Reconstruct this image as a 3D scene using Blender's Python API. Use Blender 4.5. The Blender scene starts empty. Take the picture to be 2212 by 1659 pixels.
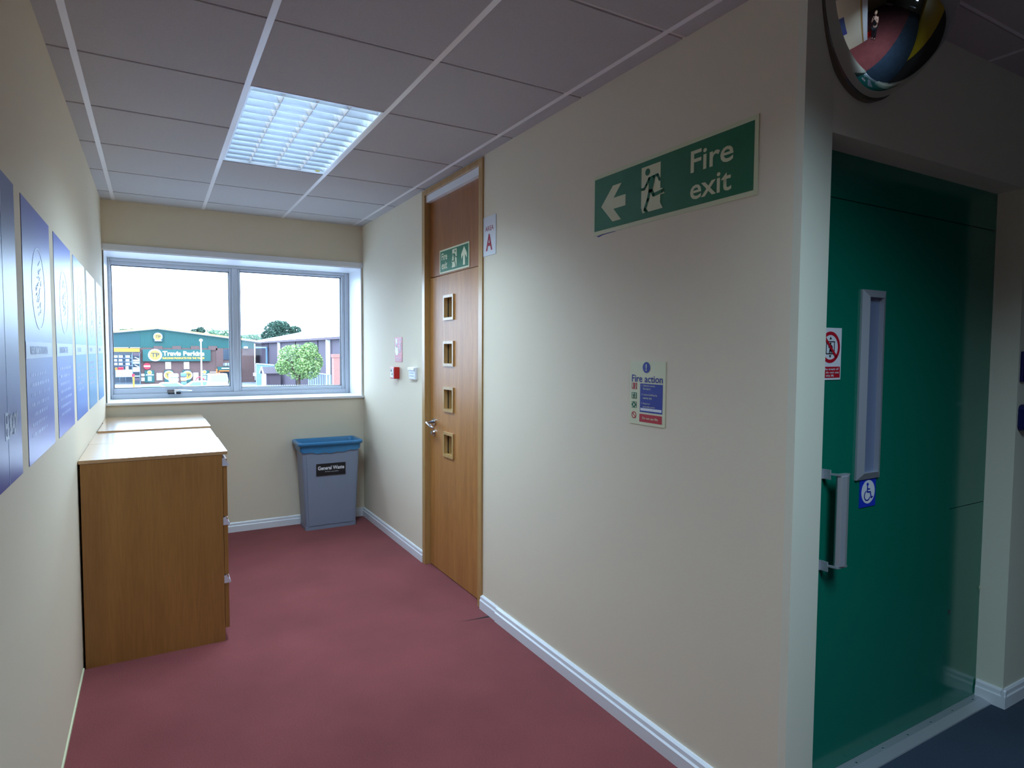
import bpy, bmesh, math, random
from mathutils import Vector, Matrix
random.seed(7)
S = bpy.context.scene
COL = S.collection

# ------------------------------------------------------------------ camera, sky, lights, exposure
CAM = Vector((0.31698, -5.58054, 1.51044))
CR = Vector((0.8677095, -0.49703672, 0.00589184))
CU = Vector((0.0209779, 0.04845988, 0.99860481))
CF = Vector((0.49662878, 0.86637528, -0.05247589))
FPX = 1351.03
cam_d = bpy.data.cameras.new('camera'); cam = bpy.data.objects.new('camera', cam_d); COL.objects.link(cam)
cam.matrix_world = Matrix(((CR.x, CU.x, -CF.x, CAM.x), (CR.y, CU.y, -CF.y, CAM.y), (CR.z, CU.z, -CF.z, CAM.z), (0, 0, 0, 1)))
cam_d.sensor_width = 36; cam_d.lens = 36 * FPX / 2212; cam_d.clip_start = 0.02; cam_d.clip_end = 600
S.camera = cam
S.view_settings.view_transform = 'Standard'; S.view_settings.look = 'None'
S.view_settings.gamma = 1; S.view_settings.use_curve_mapping = False
S.view_settings.exposure = 0.0

wd = bpy.data.worlds.new('overcast_sky'); S.world = wd; wd.use_nodes = True
bg = wd.node_tree.nodes['Background']; bg.inputs[0].default_value = (0.55, 0.74, 1.0, 1); bg.inputs[1].default_value = 10.0

def area(name, loc, rot, sx, sy, power, col, spread=180, portal=False):
    d = bpy.data.lights.new(name, 'AREA'); d.shape = 'RECTANGLE'; d.size = sx; d.size_y = sy
    d.energy = power; d.color = col; d.spread = math.radians(spread)
    if portal: d.cycles.is_portal = True
    o = bpy.data.objects.new(name, d); COL.objects.link(o); o.location = loc; o.rotation_euler = rot
    return o
# daylight portal in the corridor window
area('window_portal', (0.98, 0.50, 1.68), (math.radians(-90), 0, 0), 1.9, 1.12, 1, (1, 1, 1), portal=True)
area('rear_window_portal', (2.8, -13.05, 1.65), (math.radians(90), 0, 0), .6, .7, 1, (1, 1, 1), portal=True)
LAMP_P = 32.0
REAR_P = 38.0

W = 1.963; H = 2.617; YF = -4.37; YD = -4.268      # corridor width, ceiling height, lift wall plane, lift door plane
XC = 3.44                                          # right side of the lift recess

def at(u, v, ax, val):
    """point where the sight line of photo position (u, v) meets a plane of the place"""
    d = CF + CR * ((u - 1106) / FPX) - CU * ((v - 829.5) / FPX)
    i = 'xyz'.index(ax); t = (val - CAM[i]) / d[i]
    return CAM + d * t
def atd(u, v, D):
    d = CF + CR * ((u - 1106) / FPX) - CU * ((v - 829.5) / FPX)
    return CAM + d * D

# ------------------------------------------------------------------ materials
MATS = {}
def srgb(c):
    return tuple(((x / 255) / 12.92 if x / 255 <= 0.04045 else ((x / 255 + 0.055) / 1.055) ** 2.4) for x in c) + (1,)
def mat(name, c, rough=0.6, metal=0.0, noise=0.0, nscale=60, bump=0.0, bscale=200, spec=0.5, coat=0.0, lin=False):
    if name in MATS: return MATS[name]
    m = bpy.data.materials.new(name); m.use_nodes = True; nt = m.node_tree; b = nt.nodes['Principled BSDF']
    col = tuple(c) + (1,) if lin else srgb(c)
    b.inputs['Base Color'].default_value = col; b.inputs['Roughness'].default_value = rough
    b.inputs['Metallic'].default_value = metal; b.inputs['Specular IOR Level'].default_value = spec
    b.inputs['Coat Weight'].default_value = coat; b.inputs['Coat Roughness'].default_value = 0.12
    tc = nt.nodes.new('ShaderNodeTexCoord')
    if noise:
        n = nt.nodes.new('ShaderNodeTexNoise'); n.inputs['Scale'].default_value = nscale; n.inputs['Detail'].default_value = 6
        r = nt.nodes.new('ShaderNodeMapRange'); r.inputs['To Min'].default_value = 1 - noise; r.inputs['To Max'].default_value = 1 + noise
        r.inputs['From Min'].default_value = .3; r.inputs['From Max'].default_value = .7
        mx = nt.nodes.new('ShaderNodeMix'); mx.data_type = 'RGBA'; mx.blend_type = 'MULTIPLY'; mx.inputs[0].default_value = 1
        mx.inputs[6].default_value = col
        nt.links.new(tc.outputs['Object'], n.inputs['Vector']); nt.links.new(n.outputs['Fac'], r.inputs['Value'])
        nt.links.new(r.outputs[0], mx.inputs[7]); nt.links.new(mx.outputs[2], b.inputs['Base Color'])
    if bump:
        n = nt.nodes.new('ShaderNodeTexNoise'); n.inputs['Scale'].default_value = bscale; n.inputs['Detail'].default_value = 4
        bp = nt.nodes.new('ShaderNodeBump'); bp.inputs['Strength'].default_value = bump; bp.inputs['Distance'].default_value = 0.002
        nt.links.new(tc.outputs['Object'], n.inputs['Vector']); nt.links.new(n.outputs['Fac'], bp.inputs['Height'])
        nt.links.new(bp.outputs[0], b.inputs['Normal'])
    MATS[name] = m
    return m

def wood(name, c1, c2, rough=0.35, stretch=(18, 18, 1.2), coat=0.3, spec=0.5):
    m = bpy.data.materials.new(name); m.use_nodes = True; nt = m.node_tree; b = nt.nodes['Principled BSDF']
    b.inputs['Roughness'].default_value = rough; b.inputs['Coat Weight'].default_value = coat; b.inputs['Coat Roughness'].default_value = 0.2
    b.inputs['Specular IOR Level'].default_value = spec
    tc = nt.nodes.new('ShaderNodeTexCoord'); mp = nt.nodes.new('ShaderNodeMapping'); mp.inputs['Scale'].default_value = stretch
    n1 = nt.nodes.new('ShaderNodeTexNoise'); n1.inputs['Scale'].default_value = 1.0; n1.inputs['Detail'].default_value = 5; n1.inputs['Distortion'].default_value = .6
    mp2 = nt.nodes.new('ShaderNodeMapping'); mp2.inputs['Scale'].default_value = tuple(s * 9 for s in stretch)
    n2 = nt.nodes.new('ShaderNodeTexNoise'); n2.inputs['Scale'].default_value = 1.0; n2.inputs['Detail'].default_value = 3
    ad = nt.nodes.new('ShaderNodeMath'); ad.operation = 'MULTIPLY_ADD'; ad.inputs[1].default_value = .45
    mu = nt.nodes.new('ShaderNodeMath'); mu.operation = 'MULTIPLY'; mu.inputs[1].default_value = .6
    cr = nt.nodes.new('ShaderNodeValToRGB'); cr.color_ramp.elements[0].position = .36; cr.color_ramp.elements[1].position = .68
    cr.color_ramp.elements[0].color = srgb(c1); cr.color_ramp.elements[1].color = srgb(c2)
    L = nt.links.new
    L(tc.outputs['Object'], mp.inputs[0]); L(tc.outputs['Object'], mp2.inputs[0]); L(mp.outputs[0], n1.inputs['Vector']); L(mp2.outputs[0], n2.inputs['Vector'])
    L(n2.outputs['Fac'], ad.inputs[0]); L(n1.outputs['Fac'], mu.inputs[0]); L(mu.outputs[0], ad.inputs[2]); L(ad.outputs[0], cr.inputs['Fac'])
    L(cr.outputs[0], b.inputs['Base Color'])
    MATS[name] = m
    return m
def emis(name, c, s):
    m = bpy.data.materials.new(name); m.use_nodes = True; b = m.node_tree.nodes['Principled BSDF']
    b.inputs['Base Color'].default_value = (.8, .8, .8, 1); b.inputs['Emission Color'].default_value = tuple(c) + (1,); b.inputs['Emission Strength'].default_value = s
    MATS[name] = m
    return m
def glass(name, tint=(1, 1, 1), refl=1.0):
    m = bpy.data.materials.new(name); m.use_nodes = True; nt = m.node_tree
    for n in list(nt.nodes): nt.nodes.remove(n)
    o = nt.nodes.new('ShaderNodeOutputMaterial'); t = nt.nodes.new('ShaderNodeBsdfTransparent'); g = nt.nodes.new('ShaderNodeBsdfGlossy')
    g.inputs['Roughness'].default_value = 0.02; t.inputs[0].default_value = tuple(tint) + (1,)
    f = nt.nodes.new('ShaderNodeFresnel'); f.inputs[0].default_value = 1.45
    mx = nt.nodes.new('ShaderNodeMixShader'); L = nt.links.new
    L(f.outputs[0], mx.inputs[0]); L(t.outputs[0], mx.inputs[1]); L(g.outputs[0], mx.inputs[2]); L(mx.outputs[0], o.inputs[0])
    MATS[name] = m
    return m

def brick(name, c1, c2, cm, sc=4.0):
    m = bpy.data.materials.new(name); m.use_nodes = True; nt = m.node_tree; b = nt.nodes['Principled BSDF']; b.inputs['Roughness'].default_value = .9
    tc = nt.nodes.new('ShaderNodeTexCoord'); mp = nt.nodes.new('ShaderNodeMapping'); mp.inputs['Rotation'].default_value = (math.radians(90), 0, 0)
    t = nt.nodes.new('ShaderNodeTexBrick'); t.inputs['Color1'].default_value = srgb(c1); t.inputs['Color2'].default_value = srgb(c2); t.inputs['Mortar'].default_value = srgb(cm)
    t.inputs['Scale'].default_value = sc; nt.links.new(tc.outputs['Object'], mp.inputs[0]); nt.links.new(mp.outputs[0], t.inputs['Vector']); nt.links.new(t.outputs[0], b.inputs['Base Color'])
    MATS[name] = m
    return m

def carpet(name, c):
    m = bpy.data.materials.new(name); m.use_nodes = True; nt = m.node_tree; b = nt.nodes['Principled BSDF']; L = nt.links.new
    b.inputs['Roughness'].default_value = 1.0; b.inputs['Specular IOR Level'].default_value = .08
    b.inputs['Sheen Weight'].default_value = .12
    tc = nt.nodes.new('ShaderNodeTexCoord')
    n1 = nt.nodes.new('ShaderNodeTexNoise'); n1.inputs['Scale'].default_value = 330; n1.inputs['Detail'].default_value = 3
    n2 = nt.nodes.new('ShaderNodeTexNoise'); n2.inputs['Scale'].default_value = 2.3; n2.inputs['Detail'].default_value = 4
    r1 = nt.nodes.new('ShaderNodeMapRange'); r1.inputs[1].default_value = .3; r1.inputs[2].default_value = .7; r1.inputs[3].default_value = .62; r1.inputs[4].default_value = 1.38
    r2 = nt.nodes.new('ShaderNodeMapRange'); r2.inputs[1].default_value = .3; r2.inputs[2].default_value = .7; r2.inputs[3].default_value = .88; r2.inputs[4].default_value = 1.12
    mu = nt.nodes.new('ShaderNodeMath'); mu.operation = 'MULTIPLY'
    mx = nt.nodes.new('ShaderNodeMix'); mx.data_type = 'RGBA'; mx.blend_type = 'MULTIPLY'; mx.inputs[0].default_value = 1; mx.inputs[6].default_value = srgb(c)
    L(tc.outputs['Object'], n1.inputs['Vector']); L(tc.outputs['Object'], n2.inputs['Vector']); L(n1.outputs['Fac'], r1.inputs[0]); L(n2.outputs['Fac'], r2.inputs[0])
    L(r1.outputs[0], mu.inputs[0]); L(r2.outputs[0], mu.inputs[1]); L(mu.outputs[0], mx.inputs[7]); L(mx.outputs[2], b.inputs['Base Color'])
    bp = nt.nodes.new('ShaderNodeBump'); bp.inputs['Strength'].default_value = .5; bp.inputs['Distance'].default_value = .003
    L(n1.outputs['Fac'], bp.inputs['Height']); L(bp.outputs[0], b.inputs['Normal'])
    MATS[name] = m
    return m

M = MATS
mat('magnolia', (234, 222, 196), .75, bump=.15, bscale=90, spec=.3)
mat('magnolia_light', (228, 226, 204), .6, bump=.1, bscale=90, spec=.35)
mat('white_paint', (236, 238, 240), .35)
mat('tile_white', (194, 192, 192), .95, noise=.05, nscale=240, bump=.3, bscale=300, spec=.1)
mat('bar_white', (248, 248, 250), .25, spec=.8)
carpet('red_carpet', (132, 68, 68)); carpet('blue_carpet', (54, 68, 84))
mat('alu', (190, 194, 200), .36, metal=.55)
mat('frame_grey', (196, 200, 206), .42, metal=.1)
mat('chrome', (215, 215, 218), .16, metal=1)
mat('pull_alu_lit', (232, 234, 248), .3, metal=.35); mat('rubber', (22, 22, 26), .6)  # drawer pulls: window light put into a paler aluminium colour
mat('dark', (18, 18, 20), .7)
wood('oak_door', (160, 104, 50), (190, 132, 70), rough=.42, coat=.06); wood('oak_frame', (172, 132, 78), (198, 158, 98), stretch=(30, 30, 1.5))
wood('oak_panel', (142, 86, 40), (166, 104, 52), stretch=(14, 14, 1.0), coat=.1)
wood('oak_cab', (156, 108, 54), (178, 126, 66), rough=.45, stretch=(12, 12, .8), coat=.05)
wood('oak_top', (186, 142, 98), (204, 162, 116), rough=.22, stretch=(1.0, 14, 14), coat=1.0)
wood('oak_bead', (172, 134, 76), (198, 160, 100), stretch=(30, 30, 3))
glass('window_glass', (.97, .985, .98)); glass('panel_glass', (.8, .85, .8))
mat('mirror', (222, 222, 222), .03, metal=1)
mat('green_door', (2, 116, 92), .16, coat=.25, spec=.55)
mat('sign_green', (14, 108, 70), .35); mat('sign_glow', (216, 218, 176), .5); mat('sign_white', (228, 230, 232), .4)
mat('sign_red', (190, 26, 44), .4); mat('sign_blue', (22, 48, 150), .4); mat('sign_cream', (222, 222, 184), .5)
mat('ink_blue', (24, 40, 140), .5); mat('ink_red', (170, 26, 48), .5); mat('ink_black', (20, 20, 24), .5)
mat('bin_grey', (136, 146, 164), .42); mat('liner_blue', (52, 128, 176), .28, coat=.3)
mat('band', (182, 200, 226), .35); mat('poster_text', (158, 176, 232), .35); mat('poster_ink', (98, 112, 172), .35)
mat('poster_ring', (190, 214, 246), .35)
mat('yellow_wall', (206, 170, 30), .6); mat('yellow', (225, 214, 30), .5)
mat('extinguisher_red', (200, 20, 16), .25)
mat('dark_panel', (52, 46, 42), .6); mat('rear_wall', (120, 112, 100), .8); mat('navy', (14, 16, 84), .35); mat('blue_tag', (26, 56, 190), .35)

# ------------------------------------------------------------------ mesh helpers
class MB:
    def __init__(s): s.v = []; s.f = []; s.smooth = False
    def add(s, vs, fs):
        o = len(s.v); s.v += [tuple(v) for v in vs]; s.f += [tuple(o + i for i in f) for f in fs]; return s
    def box(s, x0, x1, y0, y1, z0, z1):
        x0, x1 = sorted((x0, x1)); y0, y1 = sorted((y0, y1)); z0, z1 = sorted((z0, z1))
        return s.add([(x0, y0, z0), (x1, y0, z0), (x1, y1, z0), (x0, y1, z0), (x0, y0, z1), (x1, y0, z1), (x1, y1, z1), (x0, y1, z1)],
                     [(0, 3, 2, 1), (4, 5, 6, 7), (0, 1, 5, 4), (1, 2, 6, 5), (2, 3, 7, 6), (3, 0, 4, 7)])
    def hexa(s, b, t):
        return s.add(list(b) + list(t), [(0, 3, 2, 1), (4, 5, 6, 7), (0, 1, 5, 4), (1, 2, 6, 5), (2, 3, 7, 6), (3, 0, 4, 7)])
    def prism(s, pts, d):
        n = len(pts); d = Vector(d)
        p = [Vector(q) for q in pts]; vs = p + [q + d for q in p]
        return s.add(vs, [tuple(range(n))[::-1], tuple(range(n, 2 * n))] + [(i, (i + 1) % n, n + (i + 1) % n, n + i) for i in range(n)])
    def tube(s, path, r, n=12, closed_ends=True):
        path = [Vector(p) for p in path]; rs = r if isinstance(r, (list, tuple)) else [r] * len(path)
        rings = []
        for i, p in enumerate(path):
            t = (path[min(i + 1, len(path) - 1)] - path[max(i - 1, 0)]).normalized()
            a = Vector((0, 0, 1)) if abs(t.z) < .9 else Vector((1, 0, 0))
            e1 = t.cross(a).normalized(); e2 = t.cross(e1)
            rings.append([p + (e1 * math.cos(k * 2 * math.pi / n) + e2 * math.sin(k * 2 * math.pi / n)) * rs[i] for k in range(n)])
        vs = [v for r_ in rings for v in r_]; fs = []
        for i in range(len(path) - 1):
            for k in range(n): fs.append((i * n + k, i * n + (k + 1) % n, (i + 1) * n + (k + 1) % n, (i + 1) * n + k))
        if closed_ends: fs += [tuple(range(n))[::-1], tuple((len(path) - 1) * n + k for k in range(n))]
        return s.add(vs, fs)
    def build(s, name, m, parent=None, smooth=False, bevel=0):
        me = bpy.data.meshes.new(name); me.from_pydata(s.v, [], s.f); me.update()
        bm = bmesh.new(); bm.from_mesh(me); bmesh.ops.recalc_face_normals(bm, faces=bm.faces); bm.to_mesh(me); bm.free()
        me.materials.append(M[m] if isinstance(m, str) else m)
        if smooth:
            for p in me.polygons: p.use_smooth = True
        o = bpy.data.objects.new(name, me); COL.objects.link(o)
        if parent: attach(o, parent)
        if bevel:
            b = o.modifiers.new('bevel', 'BEVEL'); b.width = bevel; b.segments = 2; b.limit_method = 'ANGLE'
        return o
def attach(o, parent):
    o.parent = parent; o.matrix_parent_inverse = Matrix.Translation(-parent_loc(parent))
def parent_loc(p):
    # parts are modelled in place with zero location, only the top-level Empty is moved to its base
    return Vector(p.location) if p.parent is None else Vector((0, 0, 0))
root_loc = {}
def tag(o, label, cat, group=None, kind=None):
    o['label'] = label; o['category'] = cat
    if group: o['group'] = group
    if kind: o['kind'] = kind
    return o
def thing(name, loc, label, cat, group=None, kind=None):
    o = bpy.data.objects.new(name, None); COL.objects.link(o); o.location = loc; root_loc[o.name] = tuple(loc)
    o.empty_display_size = .1
    return tag(o, label, cat, group, kind)
def st(o, label=None, cat=None):
    o['kind'] = 'structure'
    if label: o['label'] = label
    if cat: o['category'] = cat
    return o
def dup(root, off, label, parent=None):
    c = root.copy(); COL.objects.link(c)
    if parent is None:
        c.location = Vector(root.location) + Vector(off); c['label'] = label
    else: c.parent = parent
    for ch in list(root.children): dup(ch, off, None, c)
    return c

class Fr:
    """a wall frame: origin, right and outward normal; a = along, z = up, d = distance out of the wall"""
    def __init__(s, o, r, n): s.o = Vector(o); s.r = Vector(r); s.n = Vector(n); s.u = Vector((0, 0, 1))
    def p(s, a, z, d=0): return s.o + s.r * a + s.u * z + s.n * d
    def box(s, mb, a0, a1, z0, z1, d0, d1):
        mb.hexa([s.p(a0, z0, d0), s.p(a1, z0, d0), s.p(a1, z0, d1), s.p(a0, z0, d1)], [s.p(a0, z1, d0), s.p(a1, z1, d0), s.p(a1, z1, d1), s.p(a0, z1, d1)])
        return mb
    def poly(s, mb, pts, d, t=.0006):
        mb.prism([s.p(a, z, d) for a, z in pts], s.n * t); return mb
    def disc(s, mb, a, z, ra, rz, d, t=.0006, n=32):
        return s.poly(mb, [(a + ra * math.cos(k * 2 * math.pi / n), z + rz * math.sin(k * 2 * math.pi / n)) for k in range(n)], d, t)
    def ring(s, mb, a, z, r0, r1, d, t=.0006, n=40, kz=1):
        for k in range(n):
            t0, t1 = k * 2 * math.pi / n, (k + 1) * 2 * math.pi / n
            s.poly(mb, [(a + r * math.cos(q), z + kz * r * math.sin(q)) for r, q in ((r0, t0), (r1, t0), (r1, t1), (r0, t1))], d, t)
        return mb
    def stroke(s, mb, pts, w, d, t=.0006):
        for (a0, z0), (a1, z1) in zip(pts, pts[1:]):
            v = Vector((a1 - a0, z1 - z0)); l = v.length
            if l == 0: continue
            n = Vector((-v.y, v.x)) / l * w / 2
            s.poly(mb, [(a0 + n.x, z0 + n.y), (a0 - n.x, z0 - n.y), (a1 - n.x, z1 - n.y), (a1 + n.x, z1 + n.y)], d, t)
        for a, z in pts: s.disc(mb, a, z, w / 2, w / 2, d, t, 10)
        return mb
    def text(s, name, txt, a0, a1, z0, z1, d, m, parent, bold=0.0, t=.0006, spacing=1.0):
        """lettering that fills the rectangle a0..a1, z0..z1"""
        cu = bpy.data.curves.new(name, 'FONT'); cu.body = txt; cu.size = 1; cu.offset = bold; cu.resolution_u = 3; cu.space_character = spacing; cu.extrude = 0
        to = bpy.data.objects.new(name, cu); COL.objects.link(to)
        me = bpy.data.meshes.new_from_object(to.evaluated_get(bpy.context.evaluated_depsgraph_get()))
        bpy.data.objects.remove(to); bpy.data.curves.remove(cu)
        xs = [v.co.x for v in me.vertices]; ys = [v.co.y for v in me.vertices]
        x0, x1, y0, y1 = min(xs), max(xs), min(ys), max(ys)
        for v in me.vertices:
            a = a0 + (v.co.x - x0) / (x1 - x0) * (a1 - a0); z = z0 + (v.co.y - y0) / (y1 - y0) * (z1 - z0)
            v.co = s.p(a, z, d + t)
        me.materials.clear(); me.materials.append(M[m]); me.name = name
        me.update()
        o = bpy.data.objects.new(name, me); COL.objects.link(o); attach(o, parent)
        return o

FRW = Fr((W, 0, 0), (0, -1, 0), (-1, 0, 0))      # door wall
FLW = Fr((0, 0, 0), (0, 1, 0), (1, 0, 0))        # poster wall
FLD = Fr((0, YD, 0), (1, 0, 0), (0, -1, 0))      # lift door plane
FLF = Fr((0, YF, 0), (1, 0, 0), (0, -1, 0))      # lift wall plane

# ------------------------------------------------------------------ floor, walls, ceiling
YB = -13.0; XR = 4.5; XL = -4.5; YLE = -5.25
mb = MB(); mb.box(-.3, 2.05, YF, .0, -.25, 0); mb.box(XL, 2.05, YB, YF, -.25, 0)
fl = st(mb.build('floor', 'red_carpet'), 'worn red carpet running along the corridor', 'floor')
mb = MB(); mb.box(2.05, XR, YB, -4.336, -.25, 0)
fb = st(mb.build('floor', 'blue_carpet'), 'dark blue carpet in front of the green lift door', 'floor')
mb = MB(); mb.add([(1.748, -2.474, .0012), (1.85, -2.487, .0012), (1.945, -2.502, .0012), (1.945, -2.486, .0012), (1.90, -2.484, .0012), (1.85, -2.483, .0012)], [(0, 1, 2, 3, 4, 5)])
mb.build('carpet_seam', 'dark', fl)

WY = .48  # outer face of the window wall
OX0, OX1, OZ0, OZ1 = .008, 1.948, 1.098, 2.246
mb = MB(); mb.box(-.2, OX0, 0, WY, 0, H + .1); mb.box(OX1, W + .2, 0, WY, 0, H + .1); mb.box(OX0, OX1, 0, WY, 0, OZ0); mb.box(OX0, OX1, 0, WY, OZ1, H + .1)
st(mb.build('wall_window', 'magnolia'), 'cream wall around the window at the end of the corridor', 'wall')
mb = MB(); mb.box(-.2, 0, YLE, WY, -.02, H + .1)
st(mb.build('wall_left', 'magnolia'), 'cream wall carrying the row of blue posters', 'wall')
DO0, DO1, DZ = -2.377, -1.453, 2.607    # door opening
mb = MB(); mb.box(W, W + .12, DO1, 0, 0, H + .1); mb.box(W, W + .12, YF, DO0, 0, H + .1); mb.box(W, W + .12, DO0, DO1, DZ, H + .1)
st(mb.build('wall_right', 'magnolia'), 'cream wall with the oak door and the fire exit sign', 'wall')
RX0 = 2.138; RZ = 2.187
mb = MB(); mb.prism([(W, -4.398, 0), (RX0, YF - .0005, 0), (RX0, YF, 0), (W, YF, 0)], (0, 0, H + .1)); mb.box(W + .12, RX0, YF, YF + .6, 0, H + .1); mb.box(RX0, XC, YF, YF + .6, RZ, H + .1); mb.box(XC, XR, YF, YF + .6, 0, H + .1)
st(mb.build('wall_lift', 'magnolia_light'), 'cream wall around the recess of the green lift door', 'wall')
mb = MB(); mb.box(XR, XR + .1, -6.1, YF + .6, 0, H + .1)
st(mb.build('wall_side', 'dark_panel'))
mb = MB(); mb.box(XR, XR + .1, YB, -6.1, 0, H + .1)
st(mb.build('wall_yellow', 'yellow_wall'), 'yellow painted wall beside the blue carpet', 'wall')
mb = MB(); mb.box(XL, 2.5, YB - .2, YB, 0, H + .1); mb.box(3.1, XR, YB - .2, YB, 0, H + .1); mb.box(2.5, 3.1, YB - .2, YB, 0, 1.3); mb.box(2.5, 3.1, YB - .2, YB, 2.0, H + .1)
st(mb.build('wall_rear', 'rear_wall'))
mb = MB(); mb.box(XL - .1, XL, YB, YLE, 0, H + .1); mb.box(XL, -.2, YLE, YLE + .1, 0, H + .1)
st(mb.build('wall_side', 'magnolia'))
# rear window
mb = MB()
for x in (2.5, 3.06): mb.box(x, x + .04, YB - .12, YB - .05, 1.3, 2.0)
mb.box(2.54, 3.06, YB - .12, YB - .05, 1.3, 1.34); mb.box(2.54, 3.06, YB - .12, YB - .05, 1.96, 2.0)
w2 = st(mb.build('window_2', 'frame_grey'))
mb = MB(); mb.add([(2.54, YB - .09, 1.34), (3.06, YB - .09, 1.34), (3.06, YB - .09, 1.96), (2.54, YB - .09, 1.96)], [(0, 1, 2, 3)]); mb.build('glass', 'window_glass', w2)

# suspended ceiling: tiles, grid, void above
GX = [-.1374 * 0 + .0824 + .6 * k for k in range(-8, 9)]
ROWP = .6019; GY = [-.302 - ROWP * k for k in range(-1, 22)]
LIGHTS = [(1, 2, 2), (2, 8, 2)]    # (column, row, rows) cells taken by fittings
def in_light(x, y):
    for c, r, n in LIGHTS:
        if .0824 + .6 * c < x < .0824 + .6 * (c + 1) and -.302 - ROWP * (r + n) < y < -.302 - ROWP * r: return True
    return False
regions = [(0, W, YF, 0), (0, XR, YLE, YF), (XL, XR, YB, YLE)]
mt = MB(); mg = MB(); bw = .012
def clip(a0, a1, b0, b1): return max(a0, b0), min(a1, b1)
for (rx0, rx1, ry0, ry1) in regions:
    for i in range(len(GX) - 1):
        for j in range(len(GY) - 1):
            x0, x1 = clip(GX[i] + bw, GX[i + 1] - bw, rx0, rx1); y0, y1 = clip(GY[j + 1] + bw * .75, GY[j] - bw * .75, ry0, ry1)
            if x1 - x0 < .004 or y1 - y0 < .004: continue
            if in_light((GX[i] + GX[i + 1]) / 2, (GY[j] + GY[j + 1]) / 2): continue
            mt.box(x0, x1, y0, y1, H - .002, H + .012)
ce = st(mt.build('ceiling', 'tile_white'), 'suspended ceiling of pale mineral fibre tiles', 'ceiling')
for (rx0, rx1, ry0, ry1) in regions:
    for x in GX:
        if rx0 <= x < rx1: mg.box(max(rx0, x - bw), min(rx1, x + bw), ry0, ry1, H - .001, H + .018)
    for y in GY:
        if not (ry0 <= y < ry1): continue
        for i in range(len(GX) - 1):
            x0, x1 = clip(GX[i] + bw, GX[i + 1] - bw, rx0, rx1)
            if x1 - x0 < .003: continue
            if in_light((GX[i] + GX[i + 1]) / 2, y): continue
            mg.box(x0, x1, y - bw * .75, y + bw * .75, H + .0035, H + .018)
mg.build('ceiling_grid', 'bar_white', ce)
mb = MB(); mb.box(.0, W, -4.37, -4.355, H - .006, H - .002)
mb = MB()
mb.box(-.2, W + .12, YF, WY, H + .099, H + .14); mb.box(-.2, XR + .1, YLE, YF + .6, H + .099, H + .14); mb.box(XL - .1, XR + .1, YB - .2, YLE + .1, H + .099, H + .14)
mb.build('ceiling_void', 'dark', ce)

# ------------------------------------------------------------------ skirting boards
def skirt(mb, p0, p1, n, h=.08, t=.015):
    p0, p1, n = Vector(p0), Vector(p1), Vector(n); u = Vector((0, 0, 1))
    pr = [(0, 0), (t, 0), (t, h * .62), (t * .72, h * .70), (t * .66, h * .9), (t * .3, h), (0, h)]
    mb.prism([p0 + n * a + u * b for a, b in pr], p1 - p0)
mb = MB(); skirt(mb, (0, 0, 0), (W - .015, 0, 0), (0, -1, 0)); st(mb.build('baseboard_window', 'white_paint'))
mb = MB(); skirt(mb, (W, 0, 0), (W, DO1 - .004, 0), (-1, 0, 0)); skirt(mb, (W, DO0 - .004 + .012, 0), (W, -2.565, 0), (-1, 0, 0), .082, .017); skirt(mb, (W, -2.565, 0), (W, -4.39, 0), (-1, 0, 0), .08, .022)
st(mb.build('baseboard_right', 'white_paint'))
mb = MB(); skirt(mb, (XC, YD - .004, 0), (XC, YF - .0145, 0), (-1, 0, 0)); skirt(mb, (XC - .0145, YF, 0), (XR, YF, 0), (0, -1, 0)); st(mb.build('baseboard_lift', 'white_paint'))
mb = MB(); mb.box(0, .006, YLE, -2.1, 0, .012); st(mb.build('baseboard_left', 'sign_cream'))

# ------------------------------------------------------------------ window_1
mb = MB(); mb.box(0, W, -.012, 0, 2.246, 2.292); st(mb.build('trim_window_head', 'white_paint', bevel=.002))
FY = .42
RT = .02
win = thing('window_1', (.98, FY, 1.1), 'wide grey framed window with two panes at the end of the corridor', 'window', kind='structure')
mb = MB(); mb.box(OX0, OX1, 0, FY + .05, OZ1 - .006, OZ1); mb.build('reveal_head', 'white_paint', win)
mb = MB(); mb.box(OX0 - .005, OX0 + .004, 0, FY + .05, OZ0, OZ1 - .006); mb.box(OX1 - .004, OX1 + .006, -.004, FY + .05, OZ0, OZ1 - .006); mb.build('reveal_side', 'white_paint', win)
mb = MB(); mb.box(0.001, W - .002, -.022, 0, OZ0 - .016, OZ0 + .004); mb.box(OX0 + .004, OX1 - .004, 0, FY + .05, OZ0 - .0, OZ0 + .004); mb.build('window_sill', 'white_paint', win, bevel=.004)
f0x, f1x, f0z, f1z = .014, 1.942, OZ0 + .004, OZ1 - .006
def P(u, v, y=FY): p = at(u, v, 'y', y); return p.x, p.z
gl = [P(237, 573), P(495, 586), P(497, 835), P(242, 839)]
L0, L1 = .028, (P(495, 586)[0] + P(497, 835)[0]) / 2
zt = (P(237, 573)[1] + P(495, 586)[1]) / 2; zb = (P(242, 839)[1] + P(497, 835)[1]) / 2
R0 = P(519, 700)[0]; R1 = (P(736, 596)[0] + P(737, 833)[0]) / 2; zbr = (P(522, 837)[1] + P(737, 833)[1]) / 2; ztr = zt + .01
mb = MB(); y0, y1 = FY - .03, FY + .05
mb.box(f0x, L0 - .0, y0, y1, f0z, f1z); mb.box(R1 + .03, f1x, y0, y1, f0z, f1z); mb.box(L0, R1 + .03, y0, y1, f0z, zb - .045); mb.box(L0, R1 + .03, y0, y1, zt + .03, f1z)
mb.box(L1 + .022, R0 - .022, y0, y1, zb - .045, zt + .03)
mb.build('window_frame', 'frame_grey', win, bevel=.004)
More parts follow.
